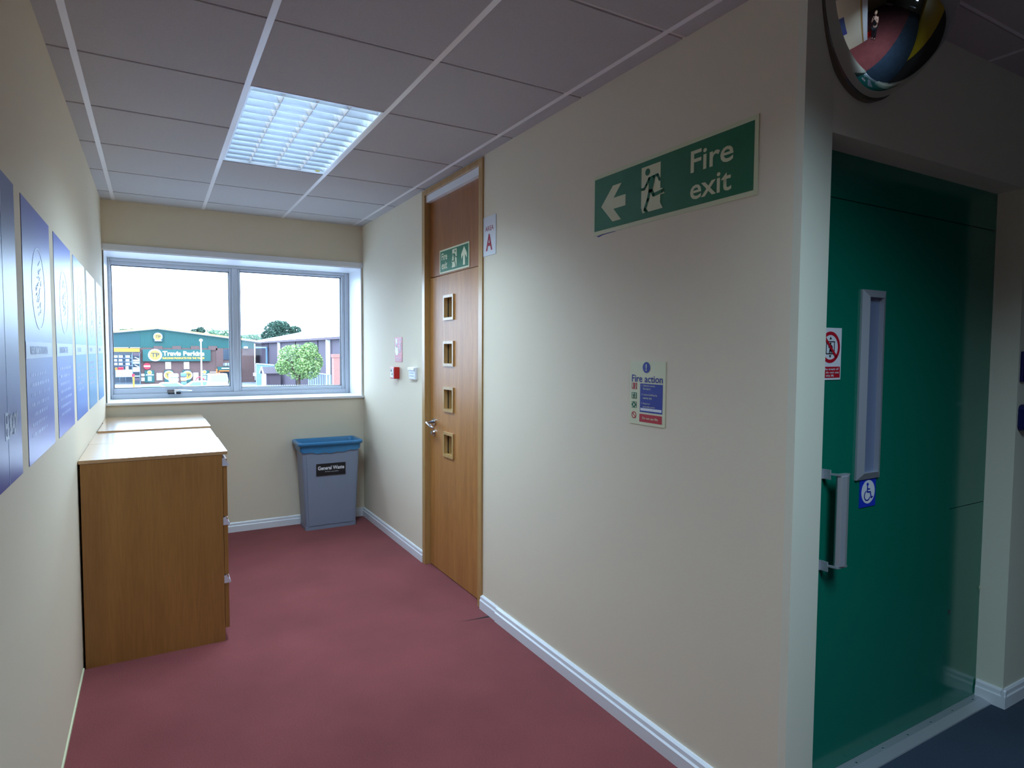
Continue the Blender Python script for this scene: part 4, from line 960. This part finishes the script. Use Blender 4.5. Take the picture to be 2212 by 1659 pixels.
car(420, 66, 3.4, 1.7, 'white pickup roof beside the lamp post foot'); car(322, 60, 4.2, 1.7, 'white car whose roof just shows at the bottom of the left pane')
# wrapped stacks
F = Fr((0, 76, 0), (1, 0, 0), (0, -1, 0))
for u0, u1, v0, m_, lab in ((364, 386, 807, 'wrap', 'tall stack of white wrapped bags in the yard left of the striped stack'), (389, 404, 805, 'steel_blue', 'tall banded stack of pale blocks in the yard')):
    r = thing('goods_stack', (B((u0 + u1) / 2, 830, 76)[0], 76, GZ), lab, 'goods')
    x0, z1 = B(u0, v0, 76); x1 = B(u1, v0, 76)[0]; n = 4
    for k in range(n):
        mb = MB(); za, zb_ = GZ + (z1 - GZ) * k / n, GZ + (z1 - GZ) * (k + 1) / n - .04; rn = random.Random(k + u0); e = rn.uniform(0, .12)
        mb.box(x0 + e, x1 - e * .5, 76 + e, 77.2, za, zb_); mb.build('stack_layer', m_ if k % 2 or u0 < 380 else 'timber', r, bevel=.12)
mb = MB(); x, z = B(432, 822, 74); rg = []
for k in range(17):
    t = math.pi * k / 16; rg.append((x + .45 * math.cos(t), 74, GZ + 1.0 + .55 * math.sin(t)))
mb.tube([(x + .45, 74, GZ)] + rg + [(x - .45, 74, GZ)], .06, 8); tag(mb.build('hoop_barrier', 'no_entry'), 'pink hoop barrier at the foot of the lamp post', 'barrier')
# forklift mast seen over the van
x0, z1 = B(467, 797, 80); x1, z0 = B(475, 812, 80)
mb = MB(); mb.box(x0, x0 + .14, 80, 80.2, GZ, z1); mb.box(x1 - .14, x1, 80, 80.2, GZ, z1 - .4); mb.box(x0, x1, 80, 80.15, z0, z0 + .15); tag(mb.build('forklift_mast', 'orange'), 'orange forklift mast standing above the pale van', 'forklift')

def stroke_body(name, joints, edges, radii, m, parent, sub=2):
    me = bpy.data.meshes.new(name); me.from_pydata(joints, edges, []); o = bpy.data.objects.new(name, me); COL.objects.link(o)
    me.materials.append(M[m]); sk = o.modifiers.new('skin', 'SKIN'); sk.use_smooth_shade = True
    for v, r in zip(me.skin_vertices[0].data, radii): v.radius = r if isinstance(r, tuple) else (r, r)
    me.skin_vertices[0].data[0].use_root = True
    s = o.modifiers.new('subsurf', 'SUBSURF'); s.levels = sub; s.render_levels = sub
    if parent: attach(o, parent)
    return o
# worker in a hi-vis vest at the edge of the left pane
px = vx(496.5, 70); wk = thing('person', (px, 69, GZ), 'person in a hi-vis vest walking in the yard by the pale van', 'person')
J = [(0, 0, .95), (0, 0, 1.2), (0, 0, 1.42), (0, 0, 1.52), (0, -.01, 1.62), (0, 0, 1.74), (-.2, 0, 1.4), (-.27, -.02, 1.12), (-.25, -.12, .9), (.2, 0, 1.4), (.27, .02, 1.12), (.25, -.08, .9), (-.1, 0, .88), (-.11, -.08, .5), (-.11, -.05, .08), (-.11, -.18, .04), (.1, 0, .88), (.11, .08, .5), (.12, .2, .08), (.12, .08, .04)]
J = [(px + x, 69 + y, GZ + z) for x, y, z in J]
Ed = [(0, 1), (1, 2), (2, 3), (3, 4), (4, 5), (2, 6), (6, 7), (7, 8), (2, 9), (9, 10), (10, 11), (0, 12), (12, 13), (13, 14), (14, 15), (0, 16), (16, 17), (17, 18), (18, 19)]
Rr = [(.16, .11), (.16, .11), (.15, .1), .06, .10, .08, .06, .05, .035, .06, .05, .035, .09, .065, .05, .045, .09, .065, .05, .045]
stroke_body('body', J, Ed, Rr, 'cloth_dark', wk)
stroke_body('vest', [(px, 69, GZ + .98), (px, 69, GZ + 1.2), (px, 69, GZ + 1.42)], [(0, 1), (1, 2)], [(.20, .15), (.20, .15), (.19, .13)], 'hivis', wk)
stroke_body('head', [(px, 68.98, GZ + 1.56), (px, 68.97, GZ + 1.66), (px, 68.99, GZ + 1.76)], [(0, 1), (1, 2)], [.07, .11, .08], 'skin', wk)

# right-hand brown warehouse, its wall running towards the window
A_ = atd(551, 740, 96); Bq = atd(790, 722, 45)
eA = Vector((A_.x, A_.y, 0)); eB = Vector((Bq.x, Bq.y, 0)); ez = (A_.z + Bq.z) / 2
bd = thing('warehouse', (A_.x, A_.y, GZ), 'long dark brown warehouse with a white roof on the right of the yard', 'building')
dirw = (eB - eA).normalized(); nrm = Vector((-dirw.y, dirw.x, 0));
if nrm.x * (CAM.x - eA.x) + nrm.y * (CAM.y - eA.y) > 0: nrm = -nrm
nrm_out = -nrm; Lw = (eB - eA).length
mb = MB(); mb.prism([(eA.x, eA.y, GZ), (eB.x, eB.y, GZ), (eB.x, eB.y, ez), (eA.x, eA.y, ez)], nrm * .4); mb.build('cladding', 'brown_clad', bd)
mb = MB(); 
ra = Vector((eA.x, eA.y, ez)); rb = Vector((eB.x, eB.y, ez)); up = Vector((0, 0, 1))
mb.prism([ra + nrm_out * .35, ra + nrm_out * .35 + up * .16, ra + nrm * 14 + up * 3.2, ra + nrm * 14 + up * 3.0], rb - ra); mb.build('roof', 'roof_white', bd)
mb = MB(); mb.prism([ra + nrm_out * .42 - up * .22, ra + nrm_out * .42 - up * .02, ra + nrm_out * .02 - up * .02, ra + nrm_out * .02 - up * .22], rb - ra); mb.build('gutter', 'shed_wall', bd)
def onwall(u):
    # horizontal sight line of photo column u with the wall line
    d = CF + CR * ((u - 1106) / FPX); M2 = Matrix(((d.x, -dirw.x), (d.y, -dirw.y))); t = M2.inverted() @ (Vector((eA.x - CAM.x, eA.y - CAM.y)).to_2d()); return eA + dirw * t[1]
for u in (581, 640, 688):
    p = onwall(u); mb = MB(); a = p - dirw * .07; mb.prism([(a.x, a.y, GZ)] + [(a.x + nrm_out.x * .06, a.y + nrm_out.y * .06, GZ)] + [((p + dirw * .07).x + nrm_out.x * .06, (p + dirw * .07).y + nrm_out.y * .06, GZ), ((p + dirw * .07).x, (p + dirw * .07).y, GZ)], (0, 0, ez - GZ - .2)); mb.build('panel_joint', 'dark', bd)
for u, z0, wd_, lab in ((608, GZ, .14, 0), (715.5, GZ + 1.3, .16, 1)):
    p = onwall(u) + nrm_out * .25; mb = MB(); mb.box(p.x - wd_, p.x + wd_, p.y - .1, p.y + .1, z0, ez - .25); mb.build('downpipe', 'roof_white', bd)
# steel frame and gate at the gap between the buildings
g0 = atd(554, 751, 88); g1 = atd(576, 751, 84)
mb = MB(); mb.tube([(g0.x, g0.y, g0.z), (g1.x, g1.y, g1.z), (g1.x, g1.y, GZ)], .14, 8); tag(mb.build('gantry_frame', 'steel_blue'), 'blue grey steel frame between the two buildings', 'frame')
g0 = atd(554, 786, 80); g1 = atd(592, 789, 74); gt = thing('yard_gate', ((g0.x + g1.x) / 2, (g0.y + g1.y) / 2, GZ), 'blue grey sheeted gate behind the small shed', 'gate')
mb = MB(); mb.prism([(g0.x, g0.y, GZ + .1), (g1.x, g1.y, GZ + .1), (g1.x, g1.y, g1.z), (g0.x, g0.y, g0.z)], (.02, .1, 0)); mb.build('gate_sheet', 'steel_blue', gt)
mb = MB(); mb.tube([(g0.x, g0.y - .08, g0.z), (g1.x, g1.y - .08, g1.z)], .09, 8); mb.tube([(g0.x, g0.y - .08, GZ), (g0.x, g0.y - .08, g0.z)], .09, 8); mb.build('gate_rail', 'pale_steel', gt)
# shed
sy = 60; F = Fr((0, sy, 0), (1, 0, 0), (0, -1, 0))
xa, zr_ = B(569, 793, sy); xb = B(606, 793, sy)[0]; ze = B(575, 804, sy)[1]
sh = thing('garden_shed', ((xa + xb) / 2, sy, GZ), 'small brown shed with tiled pitched roof left of the round tree', 'shed')
mb = MB(); mb.box(xa + .1, xb, sy, sy + 2.0, GZ, ze); mb.prism([(xa + .1, sy, ze), (xa + .1, sy + 2.0, ze), (xa + .1, sy + 1.0, zr_ - .08)], (xb - xa - .1, 0, 0)); mb.build('shed_walls', 'shed_wall', sh)
mb = MB(); mb.prism([(xa, sy - .25, ze - .1), (xa, sy + 1.0, zr_), (xa, sy + 1.0, zr_ - .08), (xa, sy - .25, ze - .18)], (xb - xa + .1, 0, 0)); mb.prism([(xa, sy + 2.25, ze - .1), (xa, sy + 1.0, zr_), (xa, sy + 1.0, zr_ - .08), (xa, sy + 2.25, ze - .18)], (xb - xa + .1, 0, 0)); mb.build('shed_roof', 'roof_shed', sh)
mb = MB(); mb.tube([(xa - .04, sy - .25, ze - .15), (xa - .04, sy + 1, zr_ - .03), (xa - .04, sy + 2.25, ze - .15)], .07, 6); mb.build('barge_board', 'roof_white', sh)
mb = MB(); x, z = B(571, 810, 59); mb.box(x - .2, x + .2, 59, 59.4, GZ, z + .1); tag(mb.build('white_sack', 'wrap', bevel=.1), 'white sack standing at the left end of the shed', 'sack')
# trees
def blob_tree(name, cx, cy, cz, rx, ry, rz, n, leaf, m, label, seed, trunk=True, lumps=9, group=None):
    rn = random.Random(seed); r = thing(name, (cx, cy, GZ), label, 'tree', group)
    cen = [(0, 0, 0, .68)]
    for k in range(lumps):
        t = rn.uniform(0, 2 * math.pi); q = rn.uniform(-.5, .8); rr = rn.uniform(.45, .68) * math.sqrt(max(.1, 1 - q * q)); cen.append((rr * math.cos(t), rr * math.sin(t), q * .68, rn.uniform(.26, .44)))
    mb = MB()
    for k in range(n):
        c = rn.choice(cen); 
        while True:
            v = Vector((rn.uniform(-1, 1), rn.uniform(-1, 1), rn.uniform(-1, 1)))
            if .3 < v.length < 1: break
        v = v.normalized() * (v.length ** .35) * c[3]
        p = Vector((cx + (c[0] + v.x) * rx, cy + (c[1] + v.y) * ry, cz + (c[2] + v.z) * rz))
        a = Vector((rn.gauss(0, 1), rn.gauss(0, 1), rn.gauss(0, .6))).normalized(); b = a.cross(Vector((rn.gauss(0, 1), rn.gauss(0, 1), rn.gauss(0, 1)))).normalized(); s = leaf * rn.uniform(.6, 1.3)
        mb.add([p - a * s, p - b * s * .5, p + a * s, p + b * s * .5], [(0, 1, 2, 3)])
    mb.build('crown', m, r)
    if trunk:
        mb = MB(); mb.tube([(cx, cy, GZ), (cx + .05, cy, cz - rz * .5), (cx, cy, cz)], [rx * .09, rx * .07, rx * .03], 8)
        for k in range(5):
            t = k * 1.3; mb.tube([(cx, cy, cz - rz * .55), (cx + rx * .3 * math.cos(t), cy + ry * .3 * math.sin(t), cz - rz * .1), (cx + rx * .55 * math.cos(t), cy + ry * .55 * math.sin(t), cz + rz * .3)], [rx * .05, rx * .03, .01], 6)
        mb.build('trunk', 'bark', r)
    return r
p = atd(643, 782, 46); blob_tree('leafy_tree', p.x, p.y, p.z, 1.92, 1.9, 1.95, 12000, .085, 'leaf_bright', 'round bright green tree in front of the brown warehouse', 4)
p = atd(608, 722, 150); blob_tree('dark_tree', p.x, p.y, p.z, 5.0, 5, 3.8, 7000, .30, 'leaf_dark', 'large dark tree behind the white warehouse roof', 5)
for i, (u, v, D, rx, rz, m_, lab) in enumerate([(544, 732, 170, 3.4, 1.9, 'leaf_mid', 'hazy green tree just left of the large dark tree'), (430, 718, 170, 2.4, 1.9, 'leaf_dark', 'small dark tree above the right slope of the merchant roof'), (472, 722, 192, 4.6, 1.9, 'leaf_mid', 'pale green trees above the right end of the merchant roof'), (278, 716, 175, 2.6, 1.1, 'leaf_mid', 'low green treetop above the left slope of the merchant roof'), (524, 737, 165, 1.6, 1.6, 'leaf_mid', 'low green tree at the left edge of the right pane')]):
    p = atd(u, v, D); blob_tree('far_tree', p.x, p.y, p.z, rx, rx, rz, 2600, .22, m_, lab, 20 + i, group='trees behind the merchant building')
# lattice mast
p0 = atd(636, 735, 190); zt_ = atd(636, 600, 190).z
ms = thing('radio_mast', (p0.x, p0.y, GZ), 'tall thin lattice radio mast above the dark tree', 'mast')
mb = MB(); w0 = .52; n = 26
def mz(k): return GZ + (zt_ - GZ) * k / n
def mw(k): return w0 * (1 - .45 * k / n)
for sx, sy_ in ((-1, -1), (1, -1), (1, 1), (-1, 1)):
    mb.tube([(p0.x + sx * mw(0), p0.y + sy_ * mw(0), GZ), (p0.x + sx * mw(n), p0.y + sy_ * mw(n), zt_)], .045, 5)
for k in range(n):
    s = 1 if k % 2 else -1
    mb.tube([(p0.x - s * mw(k), p0.y - mw(k), mz(k)), (p0.x + s * mw(k + 1), p0.y - mw(k + 1), mz(k + 1))], .03, 4)
    mb.tube([(p0.x - s * mw(k), p0.y + mw(k), mz(k)), (p0.x + s * mw(k + 1), p0.y + mw(k + 1), mz(k + 1))], .03, 4)
mb.build('lattice', 'mast_grey', ms)
zq = atd(636, 656, 190).z; mb = MB(); mb.box(p0.x - 1.4, p0.x - .5, p0.y - .3, p0.y + .1, zq - .15, zq + .2); mb.box(p0.x + .5, p0.x + 1.5, p0.y - .3, p0.y + .1, zq - .2, zq + .2); mb.build('antenna', 'mast_grey', ms)
# brick pillar and railings
p = atd(729.5, 765, 38); bp_ = thing('brick_pillar', (p.x, p.y, GZ), 'pinkish brick pillar at the right edge of the window', 'pillar')
mb = MB(); mb.box(p.x - .24, p.x + .6, p.y, p.y + .5, GZ, p.z - .2); mb.build('pillar_body', 'pink_brick', bp_); mb = MB(); mb.box(p.x - .28, p.x + .64, p.y - .04, p.y + .54, p.z - .2, p.z); mb.build('pillar_cap', 'pink_brick', bp_)
r0 = atd(667, 804, 54); r1 = atd(714, 810, 49); rl = thing('railing', (r0.x, r0.y, GZ), 'blue grey vertical bar railing in front of the white downpipe', 'railing')
mb = MB(); Lr = 9
for k in range(Lr + 1):
    q = r0.lerp(r1, k / Lr); mb.box(q.x - .05, q.x + .05, q.y - .04, q.y + .04, GZ, q.z)
for f in (0, .42, .75):
    a = r0.lerp(Vector((r0.x, r0.y, GZ)), f); b = r1.lerp(Vector((r1.x, r1.y, GZ)), f); mb.tube([a, b], .05, 6)
mb.build('bars', 'pale_steel', rl)
# palisade fence along the near side of the yard
fa = atd(512, 831, 42); fb_ = atd(745, 830, 33); pf = thing('palisade_fence', (fa.x, fa.y, GZ), 'pale palisade fence whose tips show along the bottom of the right pane', 'fence')
mb = MB(); n = 60
for k in range(n + 1):
    q = fa.lerp(fb_, k / n); z = fa.z * (1 - k / n) + fb_.z * k / n
    mb.prism([(q.x - .045, q.y, GZ), (q.x + .045, q.y, GZ), (q.x + .045, q.y, z - .1), (q.x, q.y, z), (q.x - .045, q.y, z - .1)], (0, .02, 0))
mb.tube([(fa.x, fa.y + .05, fa.z - .35), (fb_.x, fb_.y + .05, fb_.z - .35)], .03, 6); mb.build('pales', 'pale_steel', pf)

# ------------------------------------------------------------------ rear of the room, seen in the convex mirror
mb = MB(); mb.box(-.25, .02, YLE - .34, YLE - .02, 0, H); st(mb.build('trim_column', 'white_paint'), 'white column at the end of the left wall')
mb = MB(); mb.box(0, .02, YLE - .01, YLE + .09, 0, H); st(mb.build('trim_post', 'oak_frame'))
for k, (x, y) in enumerate(((-.10, -5.72), (-.12, -5.93))):
    r = thing('fire_extinguisher', (x, y, 0), ['red fire extinguisher on the floor by the white column, the nearer of two', 'red fire extinguisher on the floor by the white column, the farther of two'][k], 'fire extinguisher', 'fire extinguishers by the column')
    mb = MB(); mb.tube([(x, y, .0), (x, y, .02), (x, y, .40), (x, y, .46), (x, y, .49)], [.078, .08, .08, .055, .025], 20); mb.build('cylinder', 'extinguisher_red', r, smooth=True)
    mb = MB(); mb.tube([(x, y, .49), (x, y, .53)], .018, 10); mb.box(x - .015, x + .09, y - .01, y + .01, .53, .55); mb.tube([(x, y, .51), (x + .05, y - .06, .50), (x + .09, y - .05, .35), (x + .085, y - .03, .15)], .011, 8); mb.build('valve_and_hose', 'rubber', r)
    
def desk(cx, cy, label):
    r = thing('desk', (cx, cy, 0), label, 'desk'); mb = MB(); mb.box(cx - .7, cx + .7, cy - .35, cy + .35, .70, .73); mb.build('desk_top', 'white_out', r)
    for sx in (-.65, .65):
        for sy in (-.3, .3): mb = MB(); mb.box(cx + sx - .02, cx + sx + .02, cy + sy - .02, cy + sy + .02, 0, .70); mb.build('leg', 'rubber', r)
desk(2.2, -12.2, 'white desk standing under the rear window'); desk(-1.8, -10.5, 'white desk in the dark rear part of the room')

# person who holds the camera, reflected in the convex mirror
pxy = Vector((.34, -5.98, 0)); fw = Vector((CF.x, CF.y, 0)).normalized(); rt = Vector((fw.y, -fw.x, 0))
def bpnt(r_, f_, z): q = pxy + rt * r_ + fw * f_; return (q.x, q.y, z)
pr = thing('person', (pxy.x, pxy.y, 0), 'person in a sleeveless black outfit holding up a small camera, reflected in the convex mirror', 'person')
J = [bpnt(0, 0, .95), bpnt(0, 0, 1.12), bpnt(0, .01, 1.30), bpnt(0, 0, 1.42), bpnt(0, .01, 1.50),
     bpnt(-.15, .0, 1.39), bpnt(-.19, .12, 1.20), bpnt(-.09, .25, 1.43), bpnt(-.05, .27, 1.48), bpnt(.15, 0, 1.39), bpnt(.19, .12, 1.20), bpnt(.09, .25, 1.43), bpnt(.05, .27, 1.48),
     bpnt(-.09, 0, .86), bpnt(-.10, .02, .48), bpnt(-.10, -.02, .09), bpnt(-.10, .12, .04), bpnt(.09, 0, .86), bpnt(.10, .02, .48), bpnt(.10, -.02, .09), bpnt(.10, .12, .04)]
Ed = [(0, 1), (1, 2), (2, 3), (3, 4), (2, 5), (5, 6), (6, 7), (7, 8), (2, 9), (9, 10), (10, 11), (11, 12), (0, 13), (13, 14), (14, 15), (15, 16), (0, 17), (17, 18), (18, 19), (19, 20)]
Rr = [(.15, .11), (.13, .10), (.15, .11), .055, .05, .055, .042, .030, .028, .055, .042, .030, .028, .09, .062, .045, .04, .09, .062, .045, .04]
stroke_body('body', J, Ed, Rr, 'skin', pr)
stroke_body('top', [bpnt(0, 0, .98), bpnt(0, 0, 1.12), bpnt(0, .01, 1.30), bpnt(0, .0, 1.36)], [(0, 1), (1, 2), (2, 3)], [(.175, .135), (.155, .125), (.172, .13), (.13, .10)], 'cloth_dark', pr)
stroke_body('trousers', [J[0], J[13], J[14], (J[15][0], J[15][1], .11), J[17], J[18], (J[19][0], J[19][1], .11)], [(0, 1), (1, 2), (2, 3), (0, 4), (4, 5), (5, 6)], [(.17, .135), .112, .085, .08, .112, .085, .08], 'cloth_dark', pr)
for s in (-1, 1): stroke_body('shoe', [bpnt(.10 * s, -.06, .045), bpnt(.10 * s, .04, .045), bpnt(.10 * s, .16, .035)], [(0, 1), (1, 2)], [.045, .052, .04], 'rubber', pr)
hd = stroke_body('head', [bpnt(0, .02, 1.53), bpnt(0, .02, 1.58), bpnt(0, .01, 1.64), bpnt(0, .0, 1.68)], [(0, 1), (1, 2), (2, 3)], [(.05, .06), (.072, .085), (.078, .092), (.06, .07)], 'skin', pr)
stroke_body('nose', [bpnt(0, .10, 1.58), bpnt(0, .13, 1.565)], [(0, 1)], [.008, .012], 'skin', hd)
mat('hair', (176, 140, 96), .7)
stroke_body('hair', [bpnt(0, -.05, 1.52), bpnt(0, -.04, 1.62), bpnt(0, -.01, 1.70)], [(0, 1), (1, 2)], [(.07, .05), (.088, .07), (.075, .075)], 'hair', hd)
for s in (-1, 1):
    mb = MB(); q = Vector(bpnt(.028 * s, .105, 1.605)); mb.tube([q, q + fw * .006], .009, 10); mb.build('eye', 'ink_black', hd)
    hn = s
    for k in range(4):
        b = Vector(bpnt(.05 * s, .275, 1.485 + .0)) ; z = .016 * k - .03
        stroke_body('finger', [bpnt(.060 * s, .275, 1.49 + z), bpnt(.058 * s, .305, 1.492 + z), bpnt(.040 * s, .318, 1.492 + z)], [(0, 1), (1, 2)], [.010, .009, .008], 'skin', pr, 1)
    stroke_body('thumb', [bpnt(.052 * s, .265, 1.46), bpnt(.030 * s, .268, 1.475), bpnt(.018 * s, .270, 1.49)], [(0, 1), (1, 2)], [.011, .010, .009], 'skin', pr, 1)
cmr = thing('compact_camera', bpnt(0, .29, 1.47), 'small black camera held up by the person in the mirror', 'camera')
mb = MB(); q = [bpnt(-.05, .28, 1.475), bpnt(.05, .28, 1.475), bpnt(.05, .305, 1.475), bpnt(-.05, .305, 1.475)]; mb.hexa(q, [(a, b, c + .06) for a, b, c in q]); mb.build('camera_body', 'dark', cmr)
mb = MB(); mb.tube([bpnt(0, .305, 1.505), bpnt(0, .325, 1.505)], .022, 16); mb.build('lens', 'rubber', cmr)
